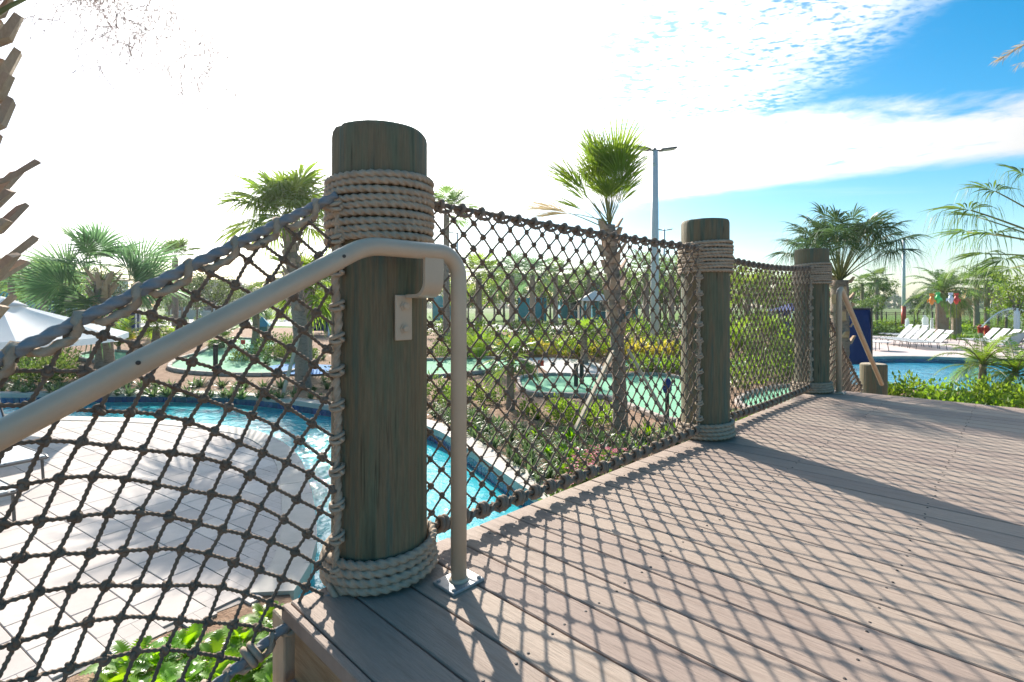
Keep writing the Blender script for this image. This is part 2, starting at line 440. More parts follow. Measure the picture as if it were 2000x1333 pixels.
# ------------------------------------------------------------------ mesh building
class MB:
    def __init__(self):
        self.v = []
        self.f = []
        self.n = 0

    def add(self, verts, faces):
        verts = [tuple(map(float, p)) for p in verts]
        o = self.n
        self.v += verts
        self.f += [tuple(i + o for i in f) for f in faces]
        self.n += len(verts)
        return self

    def box(self, c, s, rot=None, bev=0.0):
        hx, hy, hz = s[0] / 2, s[1] / 2, s[2] / 2
        if bev:
            b = bev
            prof = [(-hx + b, -hy), (hx - b, -hy), (hx, -hy + b), (hx, hy - b), (hx - b, hy), (-hx + b, hy), (-hx, hy - b), (-hx, -hy + b)]
            inn = [(x * (1 - b / hx), y * (1 - b / hy)) for x, y in prof]
            rings = [(inn, -hz), (prof, -hz + b), (prof, hz - b), (inn, hz)]
            vs_, fs = [], []
            for pr, z in rings:
                vs_ += [(x, y, z) for x, y in pr]
            for k in range(3):
                for i in range(8):
                    j = (i + 1) % 8
                    fs.append((k * 8 + i, k * 8 + j, k * 8 + 8 + j, k * 8 + 8 + i))
            fs.append(tuple(range(7, -1, -1)))
            fs.append(tuple(range(24, 32)))
        else:
            vs_ = [(x * hx, y * hy, z * hz) for z in (-1, 1) for y in (-1, 1) for x in (-1, 1)]
            fs = [(0, 2, 3, 1), (4, 5, 7, 6), (0, 1, 5, 4), (1, 3, 7, 5), (3, 2, 6, 7), (2, 0, 4, 6)]
        if rot is not None:
            vs_ = [rot @ Vector(p) for p in vs_]
        return self.add([(p[0] + c[0], p[1] + c[1], p[2] + c[2]) for p in vs_], fs)

    def bar(self, a, b, w, h, bev=0.0):
        a, b = Vector(a), Vector(b)
        d = b - a
        q = d.to_track_quat('X', 'Z').to_matrix()
        return self.box((a + b) / 2, (d.length, w, h), q, bev)

    def sweep(self, path, radfn, n, cap=True, closed=False):
        P = np.asarray(path, float)
        m = len(P)
        if m < 2:
            return self
        if closed:
            T = np.roll(P, -1, 0) - np.roll(P, 1, 0)
        else:
            T = np.gradient(P, axis=0)
        T /= np.maximum(np.linalg.norm(T, axis=1, keepdims=True), 1e-9)
        up = np.array([0, 0, 1.0]) if abs(T[0][2]) < .9 else np.array([1.0, 0, 0])
        N = np.zeros_like(P)
        nn = up - T[0] * up.dot(T[0])
        N[0] = nn / np.linalg.norm(nn)
        for i in range(1, m):
            nn = N[i - 1] - T[i] * N[i - 1].dot(T[i])
            N[i] = nn / max(np.linalg.norm(nn), 1e-9)
        B = np.cross(T, N)
        L = np.concatenate([[0], np.cumsum(np.linalg.norm(np.diff(P, axis=0), axis=1))])
        th = np.arange(n) * 2 * np.pi / n
        rr = radfn(np.arange(m), L, th)          # m x n radii, m x n angles
        rad, ang = rr
        V = P[:, None, :] + (rad * np.cos(ang))[..., None] * N[:, None, :] + (rad * np.sin(ang))[..., None] * B[:, None, :]
        verts = V.reshape(-1, 3)
        fs = []
        last = m if closed else m - 1
        for i in range(last):
            a0, b0 = i * n, ((i + 1) % m) * n
            for k in range(n):
                k2 = (k + 1) % n
                fs.append((a0 + k, a0 + k2, b0 + k2, b0 + k))
        if cap and not closed:
            fs.append(tuple(range(n - 1, -1, -1)))
            fs.append(tuple((m - 1) * n + k for k in range(n)))
        return self.add(verts, fs)

    def tube(self, path, r, n=8, cap=True, closed=False):
        r = np.asarray(r, float)

        def fn(i, L, th):
            rr = np.full(len(i), r) if r.ndim == 0 else r
            return np.repeat(rr[:, None], len(th), 1), np.repeat(th[None, :], len(i), 0)
        return self.sweep(path, fn, n, cap, closed)

    def rope(self, path, r, pitch, n=9, depth=.2, lobes=3, cap=True):
        def fn(i, L, th):
            ph = 2 * np.pi * L / pitch
            half = np.pi / lobes
            f = np.abs((th + half) % (2 * half) - half)
            prof = .536 * np.cos(f) + np.sqrt(np.maximum(.464 ** 2 - (.536 * np.sin(f)) ** 2, 0))
            rad = r * np.maximum(prof, .62)[None, :] * np.ones((len(i), 1))
            return rad, th[None, :] + ph[:, None]
        return self.sweep(path, fn, n, cap)

    def lathe(self, prof, n=24, c=(0, 0, 0), caps=True):
        vs_, fs = [], []
        for r, z in prof:
            for k in range(n):
                a = 2 * math.pi * k / n
                vs_.append((c[0] + r * math.cos(a), c[1] + r * math.sin(a), c[2] + z))
        for i in range(len(prof) - 1):
            for k in range(n):
                k2 = (k + 1) % n
                fs.append((i * n + k, i * n + k2, (i + 1) * n + k2, (i + 1) * n + k))
        if caps:
            fs.append(tuple(range(n - 1, -1, -1)))
            fs.append(tuple((len(prof) - 1) * n + k for k in range(n)))
        return self.add(vs_, fs)

    def prism(self, poly, z0, z1):
        n = len(poly)
        vs_ = [(x, y, z0) for x, y in poly] + [(x, y, z1) for x, y in poly]
        fs = [(i, (i + 1) % n, n + (i + 1) % n, n + i) for i in range(n)]
        fs += [tuple(range(n - 1, -1, -1)), tuple(range(n, 2 * n))]
        return self.add(vs_, fs)

    def merge(self, other):
        return self.add(other.v, other.f)

    def mesh(self, name, m, smooth=True, org=None):
        me = bpy.data.meshes.new(name)
        v = self.v
        if org is not None:
            ox, oy, oz = org
            v = [(x - ox, y - oy, z - oz) for x, y, z in v]
        me.from_pydata(v, [], self.f)
        me.materials.append(m)
        if smooth:
            me.shade_smooth()
        me.update()
        return me


def link(name, me, parent=None, loc=None, rot=None, scale=None):
    o = bpy.data.objects.new(name, me)
    COL.objects.link(o)
    if parent is not None:
        o.parent = parent
    if loc is not None:
        o.location = loc
    if rot is not None:
        o.rotation_euler = rot
    if scale is not None:
        o.scale = (scale, scale, scale) if not hasattr(scale, '__len__') else scale
    return o


def obj(name, mb, m, parent=None, smooth=False, org=None):
    """one mesh object; vertices are given in world space when org is the parent's location"""
    return link(name, mb.mesh(name, m, smooth, org), parent)


def autosmooth(o, ang=40):
    me = o.data
    me.shade_smooth()
    me.set_sharp_from_angle(angle=R(ang))


def tag(o, label=None, cat=None, group=None, kind=None):
    if label:
        o['label'] = label
    if cat:
        o['category'] = cat
    if group:
        o['group'] = group
    if kind:
        o['kind'] = kind
    return o


def thing(name, label, cat, loc=(0, 0, 0), rotz=0.0, group=None):
    o = bpy.data.objects.new(name, None)
    o.empty_display_size = .1
    COL.objects.link(o)
    o.location = loc
    o.rotation_euler = (0, 0, rotz)
    return tag(o, label, cat, group)


ORD = ['first', 'second', 'third', 'fourth', 'fifth', 'sixth', 'seventh', 'eighth', 'ninth', 'tenth', 'eleventh', 'twelfth', 'thirteenth', 'fourteenth', 'fifteenth', 'sixteenth',
       'seventeenth', 'eighteenth', 'nineteenth', 'twentieth']


def ordinal(i):
    return ORD[i] if i < 20 else '%d%s' % (i + 1, {1: 'st', 2: 'nd', 3: 'rd'}.get((i + 1) % 10, 'th'))


def copy_tree(o, parent=None):
    c = o.copy()
    COL.objects.link(c)
    if parent is not None:
        c.parent = parent
    for ch in list(o.children):
        copy_tree(ch, c)
    return c


def ss(a, b, x):
    if b == a:
        return 0.0 if x < a else 1.0
    t = min(1.0, max(0.0, (x - a) / (b - a)))
    return t * t * (3 - 2 * t)


# ------------------------------------------------------------------ terrain and pixel look-up
def gz(x, y):
    """height of the ground: pool level in front, golf mound rising behind it"""
    m = 1 - ss(.46, .60, x / max(y, 1e-3)) if y > 0 else 1.0
    a = .75 * ss(13.6, 25.0, y) * m
    return a * (1 - .4 * ss(60, 140, y))


def gp(px, py):
    """where the view line through a photograph pixel meets the ground"""
    u, w = (px - 1000) / FPX, (py - 597) / FPX
    y = 1.0
    prev = None
    while y < 1500:
        h = EYE - w * y - gz(u * y, y)
        if h <= 0:
            a, b = prev, y
            for _ in range(30):
                c = (a + b) / 2
                if EYE - w * c - gz(u * c, c) <= 0:
                    b = c
                else:
                    a = c
            y = b
            break
        prev = y
        y *= 1.02
    return Vector((u * y, y, gz(u * y, y)))


def at(px, y, z=None, py=None):
    """a point at distance y; the height comes from a pixel row or is given"""
    u = (px - 1000) / FPX
    if py is not None:
        z = EYE + (597 - py) / FPX * y
    if z is None:
        z = gz(u * y, y)
    return Vector((u * y, y, z))


E2 = Vector((.699, .715))
N2 = Vector((.715, -.699))
P1 = Vector((-.426, 1.69))


def D(s, t, h):
    """deck frame: s along the rope rail, t across the deck, h above its boards"""
    p = P1 + E2 * s + N2 * t
    return Vector((p.x, p.y, DECK + h))


RD = Matrix(((E2.x, N2.x, 0), (E2.y, N2.y, 0), (0, 0, 1)))      # deck frame axes
RD = Matrix(((E2.x, -N2.x, 0), (E2.y, -N2.y, 0), (0, 0, 1)))


# ------------------------------------------------------------------ setting: ground, pools, paving
def smooth_poly(pts, n=6, closed=True):
    """Catmull-Rom through 2-D points"""
    P = [Vector((p[0], p[1])) for p in pts]
    m = len(P)
    out = []
    rng_ = range(m if closed else m - 1)
    for i in rng_:
        if closed:
            a, b, c, d = P[(i - 1) % m], P[i], P[(i + 1) % m], P[(i + 2) % m]
        else:
            a, b, c, d = P[max(i - 1, 0)], P[i], P[i + 1], P[min(i + 2, m - 1)]
        for k in range(n):
            t = k / n
            out.append(0.5 * ((2 * b) + (c - a) * t + (2 * a - 5 * b + 4 * c - d) * t * t + (3 * b - a - 3 * c + d) * t ** 3))
    if not closed:
        out.append(P[-1])
    return out


def inside(poly, x, y):
    c = False
    j = len(poly) - 1
    for i in range(len(poly)):
        xi, yi = poly[i][0], poly[i][1]
        xj, yj = poly[j][0], poly[j][1]
        if (yi > y) != (yj > y) and x < (xj - xi) * (y - yi) / (yj - yi) + xi:
            c = not c
        j = i
    return c


def offset(poly, d):
    """polygon moved sideways along its vertex normals (closed)"""
    m = len(poly)
    out = []
    area = sum(poly[i][0] * poly[(i + 1) % m][1] - poly[(i + 1) % m][0] * poly[i][1] for i in range(m))
    sg = 1 if area > 0 else -1
    for i in range(m):
        t = Vector(poly[(i + 1) % m]) - Vector(poly[i - 1])
        t.normalize()
        out.append(Vector((poly[i][0] + t.y * d * sg, poly[i][1] - t.x * d * sg)))
    return out


def sheet(poly, step, zf, holes=(), extra=()):
    """triangulated sheet inside poly, outside holes"""
    vs_, es = [], []
    for pl in [poly] + list(holes):
        o = len(vs_)
        vs_ += [Vector((p[0], p[1])) for p in pl]
        es += [(o + i, o + (i + 1) % len(pl)) for i in range(len(pl))]
    xs = [p[0] for p in poly]
    ys = [p[1] for p in poly]
    if step:
        x = min(xs) + step * .5
        while x < max(xs):
            y = min(ys) + step * .5
            while y < max(ys):
                jx, jy = x + random.uniform(-.1, .1) * step, y + random.uniform(-.1, .1) * step
                if inside(poly, jx, jy) and not any(inside(h, jx, jy) for h in holes):
                    vs_.append(Vector((jx, jy)))
                y += step
            x += step
    vs_ += [Vector(p) for p in extra]
    r = geometry.delaunay_2d_cdt(vs_, es, [], 0, 1e-5)
    ov, of = r[0], r[2]
    mb = MB()
    fs = []
    for f in of:
        c = sum((ov[i] for i in f), Vector((0, 0))) / len(f)
        if inside(poly, c.x, c.y) and not any(inside(h, c.x, c.y) for h in holes):
            a, b, c2 = (ov[i] for i in f[:3])
            if (b - a).cross(c2 - a) < 0:
                f = f[::-1]
            fs.append(f)
    mb.add([(p.x, p.y, zf(p.x, p.y)) for p in ov], fs)
    return mb


def wall_strip(poly, z0, z1, closed=True, flip=False):
    mb = MB()
    n = len(poly)
    v = [(p[0], p[1], z0) for p in poly] + [(p[0], p[1], z1) for p in poly]
    f = []
    for i in range(n if closed else n - 1):
        j = (i + 1) % n
        f.append((i, j, n + j, n + i))
    mb.add(v, f)
    return mb


g0 = lambda px, py: (lambda d: Vector(((px - 1000) / FPX * d, d)))(EYE * FPX / (py - 597))
far_edge = [g0(-700, 779), g0(-300, 775), g0(0, 771), g0(300, 769), g0(480, 774), g0(640, 794), g0(760, 815), g0(850, 840), g0(930, 888), g0(1000, 937), g0(1066, 980)]
near_edge = [Vector((1.05, 4.9)), Vector((1.3, 3.9)), Vector((.6, 3.15)), Vector((-.5, 3.3)), Vector((-1.3, 3.65)), g0(566, 1162), g0(600, 1105), g0(613, 1047), g0(602, 960), g0(577, 893), g0(525, 855),
             g0(458, 838), g0(300, 822), g0(142, 817), g0(0, 812), g0(-300, 806), g0(-700, 803)]
RIVER = smooth_poly(far_edge + near_edge, 5)
POOL2 = smooth_poly([g0(1640, 700), g0(1750, 697), g0(1850, 699), g0(1950, 703), g0(2080, 706), g0(2300, 712), g0(2350, 745), g0(2100, 768), g0(1900, 764), g0(1720, 757), g0(1610, 735)], 5)
WATER = -0.24
far = [Vector((x, y)) for x, y in ((-640, -120), (640, -120), (640, 640), (-640, 640))]
near_pts = []
for x in np.arange(-60, 80, 2.0):
    for y in np.arange(2, 150, 2.0):
        if not inside(RIVER, x, y) and not inside(POOL2, x, y):
            near_pts.append((x + .1 * math.sin(y), y))
gmb = sheet(far, 0, gz, [RIVER, POOL2], near_pts)
tag(obj('ground', gmb, MT['ground'], smooth=True), kind='structure')

for nm, poly, m in (('river_water', RIVER, MT['water']), ('pool_water', POOL2, MT['water2'])):
    tag(obj(nm, sheet(poly, .8, lambda x, y: WATER), m, smooth=True), kind='structure')
    basin = tag(obj('pool_basin', wall_strip(poly, -1.4, -.10), MT['basin']), kind='structure')

river_edge = tag(link('pool_edge', None), kind='structure')
tile_n = 0


def resample(line, step, closed=False):
    P = np.array([(p[0], p[1]) for p in line])
    if closed:
        P = np.vstack([P, P[:1]])
    L = np.concatenate([[0], np.cumsum(np.linalg.norm(np.diff(P, axis=0), axis=1))])
    n = max(1, int(round(L[-1] / step)))
    s_ = np.linspace(0, L[-1], n + 1)
    return np.stack([np.interp(s_, L, P[:, 0]), np.interp(s_, L, P[:, 1])], 1)


def coping(line, step, w_in, w_out, parent, top=.03, thick=.11):
    Q = resample(line, step)
    for i in range(len(Q) - 1):
        a, b = Vector(Q[i]), Vector(Q[i + 1])
        d = (b - a).normalized()
        nrm = Vector((d.y, -d.x))      # to the right of travel
        g = d * .004
        a2, b2 = a + g, b - g
        mb = MB()
        pr = [a2 - nrm * w_in, b2 - nrm * w_in, b2 + nrm * w_out, a2 + nrm * w_out]
        z1 = top + random.uniform(-.002, .002)
        mb.prism([(p.x, p.y) for p in pr], z1 - thick, z1)
        link('coping_stone', mb.mesh('coping_stone', MT['coping'], smooth=False), parent)


def waterline(line, parent, step=.155):
    """two rows of dark tile just above the water"""
    Q = resample(line, step)
    for i in range(len(Q) - 1):
        a, b = Vector(Q[i]), Vector(Q[i + 1])
        d = (b - a).normalized()
        nrm = Vector((d.y, -d.x))
        g = d * .004
        c = (a + b) / 2 + nrm * .012
        q = Matrix(((d.x, -d.y, 0), (d.y, d.x, 0), (0, 0, 1)))
        mb = MB().box((c.x, c.y, -.155), ((b - a).length - .008, .016, .145), q)
        link('waterline_tile', mb.mesh('waterline_tile', MT['tile'], smooth=False), parent)


fe = smooth_poly(far_edge, 5, closed=False)
ne = smooth_poly(near_edge[5:], 5, closed=False)
# travel along far edge goes left to right: water lies to the right
coping(fe, .6, .30, .03, river_edge)
waterline(fe[8:], river_edge)
coping(ne, .45, .30, .03, river_edge)      # water lies to the right again
p2e = smooth_poly([g0(1640, 700), g0(1750, 697), g0(1850, 699), g0(1950, 703), g0(2080, 706), g0(2300, 712)], 5, closed=False)
coping(p2e, .9, .35, .03, river_edge)
waterline(p2e, river_edge, .42)

# paved peninsula between the river and the deck
pav_edge = offset(ne, 0)
pave = [Vector(p) for p in resample(ne, .25)]
nl = []
for i, p in enumerate(pave):
    t = (pave[min(i + 1, len(pave) - 1)] - pave[max(i - 1, 0)]).normalized()
    nl.append(p - Vector((t.y, -t.x)) * .22)
PAVE = nl + [Vector((-16, 11.2)), Vector((-16, 1.0)), Vector((-4.2, 1.2)), Vector((-2.72, 3.1)), Vector((-2.35, 3.62))]
paving = tag(obj('paving', sheet(PAVE, 0, lambda x, y: .004), MT['joint']), kind='structure')
ang = R(-33)
ca, sa = math.cos(ang), math.sin(ang)
cells = []
PX, PY = .46, .30
for i in range(-60, 60):
    for j in range(-80, 60):
        u = i * PX + (PX / 2 if j % 2 else 0)
        v = j * PY
        x, y = u * ca - v * sa - 4, u * sa + v * ca + 5
        cs = [(x + (du * ca - dv * sa), y + (du * sa + dv * ca)) for du, dv in ((0, 0), (PX, 0), (PX, PY), (0, PY))]
        k = sum(inside(PAVE, *c) for c in cs)
        if k:
            ctr = Vector((x + (PX / 2 * ca - PY / 2 * sa), y + (PX / 2 * sa + PY / 2 * ca)))
            cells.append((ctr.length, k, u, v, ctr))


def clip_poly(sub, poly):
    """paver corners pulled inside the paved outline: cells cut by the edge are clipped against it roughly"""
    return sub


shared = MB().box((0, 0, 0), (PX - .006, PY - .006, .03), bev=.004).mesh('paver', MT['paver'], smooth=False)
cells.sort(key=lambda c: c[0])
rest = MB()
cnt = 0
rotz = Matrix.Rotation(ang, 3, 'Z')
for dist, k, u, v, ctr in cells:
    px = 1000 + FPX * ctr.x / ctr.y if ctr.y > .5 else -9999
    seen = -120 < px < 720 and ctr.y > .9
    if k == 4:
        zz = .003 + random.uniform(-.0015, .0015)
        if seen and cnt < 300:
            link('paver', shared, paving, (ctr.x, ctr.y, zz), (random.uniform(-.003, .003), random.uniform(-.003, .003), ang))
            cnt += 1
        else:
            rest.box((ctr.x, ctr.y, zz), (PX - .006, PY - .006, .03), rotz)
    else:
        # cut pavers along the edge: keep the piece inside
        n = 3
        for a in range(n):
            for b in range(n):
                du, dv = (a + .5) / n * PX - PX / 2, (b + .5) / n * PY - PY / 2
                x, y = ctr.x + du * ca - dv * sa, ctr.y + du * sa + dv * ca
                if inside(PAVE, x, y):
                    rest.box((x, y, .003), (PX / n - .002, PY / n - .002, .03), rotz)
ro = obj('paver_field', rest, MT['paver'], paving)
ro['kind'] = 'stuff'

# terrace with the loungers behind the right pool
TERR = [g0(1600, 699), g0(1750, 696.5), g0(1850, 698.5), g0(1950, 702.5), g0(2080, 705.5), g0(2400, 713), g0(2400, 672), g0(2050, 668), g0(1850, 663), g0(1700, 656), g0(1600, 656)]
tag(obj('terrace', sheet(TERR, 2.0, lambda x, y: .012), MT['terrace']), kind='structure')


def band(pix, name, m, dz=.03, step=.7, kerb=True, n=4):
    pts = smooth_poly([gp(*p).xy for p in pix], n)
    o = tag(obj(name, sheet(pts, step, lambda x, y: gz(x, y) + dz), m, smooth=True), kind='structure')
    if kerb:
        Q = resample(pts, .45, closed=True)
        for i in range(len(Q) - 1):
            a, b = Q[i], Q[i + 1]
            za, zb = gz(*a) + .05, gz(*b) + .05
            mb = MB().bar((a[0], a[1], za), (b[0] - (b[0] - a[0]) * .03, b[1] - (b[1] - a[1]) * .03, zb), .13, .12, .02)
            link('kerb_stone', mb.mesh('kerb_stone', MT['kerb'], smooth=False), o)
    return o


band([(1012, 748), (1030, 738), (1090, 735), (1180, 738), (1270, 734), (1330, 742), (1380, 760), (1400, 790), (1385, 822), (1335, 830), (1290, 822), (1235, 800), (1185, 780), (1100, 776), (1030, 772)], 'putting_green', MT['green'])
band([(660, 716), (720, 706), (830, 706), (930, 702), (1010, 706), (1042, 716), (1000, 726), (930, 731), (830, 739), (720, 736)], 'putting_green', MT['green'])
band([(395, 690), (430, 668), (480, 664), (540, 672), (520, 690), (545, 706), (600, 712), (560, 732), (470, 735), (380, 731), (330, 722), (350, 704)], 'putting_green', MT['green'])
band([(150, 700), (170, 692), (215, 688), (260, 692), (280, 700), (250, 708), (185, 709)], 'putting_green', MT['green'])
band([(520, 722), (560, 714), (640, 716), (690, 722), (640, 733), (560, 734)], 'blue_hazard', MT['bluecarpet'], dz=.05, kerb=False)
band([(1350, 712), (1400, 705), (1470, 712), (1500, 726), (1450, 735), (1380, 728)], 'putting_green', MT['green'])
band([(1440, 790), (1480, 768), (1540, 758), (1620, 765), (1660, 780), (1600, 800), (1500, 812)], 'putting_green', MT['green'])
band([(1200, 712), (1290, 706), (1340, 712), (1330, 722), (1230, 724)], 'putting_green', MT['green'])
band([(1000, 704), (1060, 700), (1150, 706), (1180, 722), (1150, 736), (1080, 732), (1050, 716)], 'cart_path', MT['concrete'], dz=.02, kerb=False)
band([(-200, 658), (150, 652), (300, 640), (430, 634), (620, 640), (800, 646), (900, 645), (1050, 650), (1200, 640), (1330, 642), (1500, 640), (1500, 633), (1300, 634), (1150, 632), (1040, 638),
      (900, 632), (780, 634), (620, 628), (430, 622), (300, 624), (150, 636), (-200, 640)], 'foot_path', MT['concrete'], dz=.02, kerb=False, step=2.0)

# ------------------------------------------------------------------ the deck
S0, S1, TW = -.285, 5.12, 3.0
deck = tag(link('deck', None), kind='structure')
PITCH = .1455
nb = int(round((S1 - S0) / PITCH))
PITCH = (S1 - S0) / nb
bm_ = MB().box((0, 0, 0), (PITCH - .006, TW, .025), bev=.003).mesh('deck_board', MT['deck'], smooth=False)
screws = MB()
for i in range(nb):
    s = S0 + (i + .5) * PITCH
    p = D(s, TW / 2 - .02, -.0125 + random.uniform(-.0008, .0008))
    link('deck_board', bm_, deck, p, (0, 0, math.atan2(E2.y, E2.x)))
    for t in (.06, .62, 1.2, 1.8, 2.4, 2.9):
        for ds in (-.047, .047):
            q = D(s + ds + random.uniform(-.004, .004), t + random.uniform(-.008, .008), .0012)
            screws.lathe([(.0042, -.004), (.0042, 0), (.0025, .0008)], 6, (q.x, q.y, q.z))
sc_o = obj('screw_heads', screws, MT['screw'], deck)
sc_o['kind'] = 'stuff'
# rim boards and joists under the boards
rim = MB().box(D((S0 + S1) / 2, .03, -.165), (S1 - S0 - .06, .04, .24), RD)
obj('rim_joist', rim, MT['beam'], deck)
for k in range(1, 7):
    obj('joist', MB().box(D((S0 + S1) / 2, .03 + k * .42, -.165), (S1 - S0 - .1, .04, .24), RD), MT['beam'], deck)
nose = MB().box(D(S0 - .012, TW / 2 - .02, -.022), (.022, TW, .042), RD, bev=.003)
obj('deck_nosing', nose, MT['deck'], deck)
endb = MB().box(D(S1 + .012, TW / 2 - .02, -.1), (.022, TW, .19), RD, bev=.003)
obj('end_board', endb, MT['deck'], deck)
for t in (-.045,):
    sp_ = MB().box(D(S0 + .02, t, -.72), (.085, .085, 1.36), RD, bev=.004)
    obj('corner_post', sp_, MT['beam'], deck)
    pl = MB().box(D(S0 - .026, t + .035, -.325), (.006, .05, .12), RD)
    obj('bracket', pl, MT['bolt'], deck)
    bt = MB()
    for dz in (-.285, -.36):
        c = D(S0 - .034, t + .035, dz)
        bt.box(c, (.014, .018, .018), RD, bev=.004)
    obj('bolt', bt, MT['bolt'], deck)

# stairs going down towards the camera and down at the far end
for sgn, sE, nm in ((-1, S0, 'near'), (1, S1, 'far')):
    st = tag(link('stairs', None), kind='structure')
    RISE, RUN = .175, .29
    for k in range(7):
        zt = -RISE * (k + 1)
        sc = sE + sgn * (k + .5) * RUN
        if zt + DECK > .05:
            obj('tread', MB().box(D(sc + sgn * .01, TW / 2, zt - .016), (RUN + .02, TW - .1, .03), RD, bev=.004), MT['deck'], st)
        obj('riser', MB().box(D(sE + sgn * (k * RUN + .004), TW / 2, -RISE * (k + .5) - .022), (.024, TW - .11, RISE - .036), RD), MT['fascia'], st)
    for t in (.0, TW - .03):
        a = D(sE + sgn * .03, t, -.30)
        b = D(sE + sgn * 7 * RUN, t, -.28 - 7 * RISE + .06)
        mb = MB()
        q = (b - a).to_track_quat('X', 'Z').to_matrix()
        mb.box((a + b) / 2, ((b - a).length, .04, .2), q)
        obj('stringer', mb, MT['beam'], st)

# ------------------------------------------------------------------ posts, rope nets, handrails
post_root = []
SP = 2.4185
POST_H, POST_R = 1.40, .15
TOPW = [(1.045, 1.25, .0235), (1.06, 1.26, .0225), (1.06, 1.26, .0225)]
labels = ['thick weathered timber post at the deck corner nearest the stairs, handrail bracket bolted to it',
          'middle timber post of the rope railing, halfway along the deck edge',
          'last timber post of the rope railing at the far end of the deck']
for k in range(3):
    c = D(k * SP, 0, 0)
    c = Vector((c.x, c.y, 0))
    root = thing('timber_post', labels[k], 'post', c, 0, 'timber posts of the rope railing')
    post_root.append(root)
    prof = []
    H = DECK + POST_H
    body = MB()
    rs = random.Random(40 + k)
    nseg, nz = 40, 30
    vs_, fs = [], []
    ph = [rs.uniform(0, 6.28) for _ in range(8)]
    rings = [(1.0, -.2 + (H - .02 + .2) * i / nz) for i in range(nz + 1)] + [(.985, H - .008), (.95, H), (.6, H + .003), (.05, H + .004)]
    for f_, z in rings:
        for j in range(nseg):
            a = 2 * math.pi * j / nseg
            rr = POST_R * f_ * (1 + .008 * math.sin(3 * a + ph[0] + z * .7) + .006 * math.sin(7 * a + ph[1]) + .004 * math.sin(5 * a + 2.1 * z + ph[2]))
            crack = math.exp(-((a - 3.9 - .05 * math.sin(z * 3)) / .03) ** 2) * .01 * ss(1.9, 2.6, z)
            rr -= crack
            vs_.append((rr * math.cos(a), rr * math.sin(a), z))
    for i in range(len(rings) - 1):
        for j in range(nseg):
            j2 = (j + 1) % nseg
            fs.append((i * nseg + j, i * nseg + j2, (i + 1) * nseg + j2, (i + 1) * nseg + j))
    fs.append(tuple((len(rings) - 1) * nseg + j for j in range(nseg)))
    body.add(vs_, fs)
    obj('post_shaft', body, MT['post'], root, smooth=True)
    # rope wound round the post: one continuous coil each
    z0, z1, d = TOPW[k]
    turns = int(round((z1 - z0) / d))
    n = turns * 150
    path = []
    for i in range(n + 1):
        u = i / n
        a = 2 * math.pi * turns * u + 1.9
        z = DECK + z0 + (z1 - z0) * u + .003 * math.sin(a * 1.7 + k)
        rr = POST_R + .0105 + .0015 * math.sin(a * 2.3 + 1)
        path.append((rr * math.cos(a), rr * math.sin(a), z))
    w = MB().rope(path, d * .58, .075, 12, .16)
    obj('rope_coil', w, MT['rope'], root, smooth=True)
    turns = 4
    n = turns * 150
    path = []
    for i in range(n + 1):
        u = i / n
        a = 2 * math.pi * turns * u + 2.4
        z = DECK + .014 + .092 * u + .004 * math.sin(a + k + .8)
        rr = POST_R + .014 + .010 * (1 - u) + .003 * math.sin(a * 1.3)
        path.append((rr * math.cos(a), rr * math.sin(a), z))
    w = MB().rope(path, .0152, .09, 12, .16)
    obj('rope_coil', w, MT['rope'], root, smooth=True)


def trefoil():
    mb = MB()
    p = []
    for i in range(36):
        t = 2 * math.pi * i / 36
        x = math.sin(t) + 2 * math.sin(2 * t)
        y = math.cos(t) - 2 * math.cos(2 * t)
        z = -math.sin(3 * t)
        p.append((x * .0036, y * .0036, z * .0056))
    mb.tube(p, .0060, 6, closed=True)
    return mb


KNOT = trefoil()
knot_me = KNOT.mesh('knot', MT['strand'])


def wiggle(p, q, k):
    return (.010 * math.sin(5.3 * p + 3.1 * q + k) + .006 * math.sin(11 * p - 7 * q + 2 * k),
            .012 * math.sin(4.1 * p - 2.7 * q + 1.3 * k) + .005 * math.sin(9 * q + 6 * p))


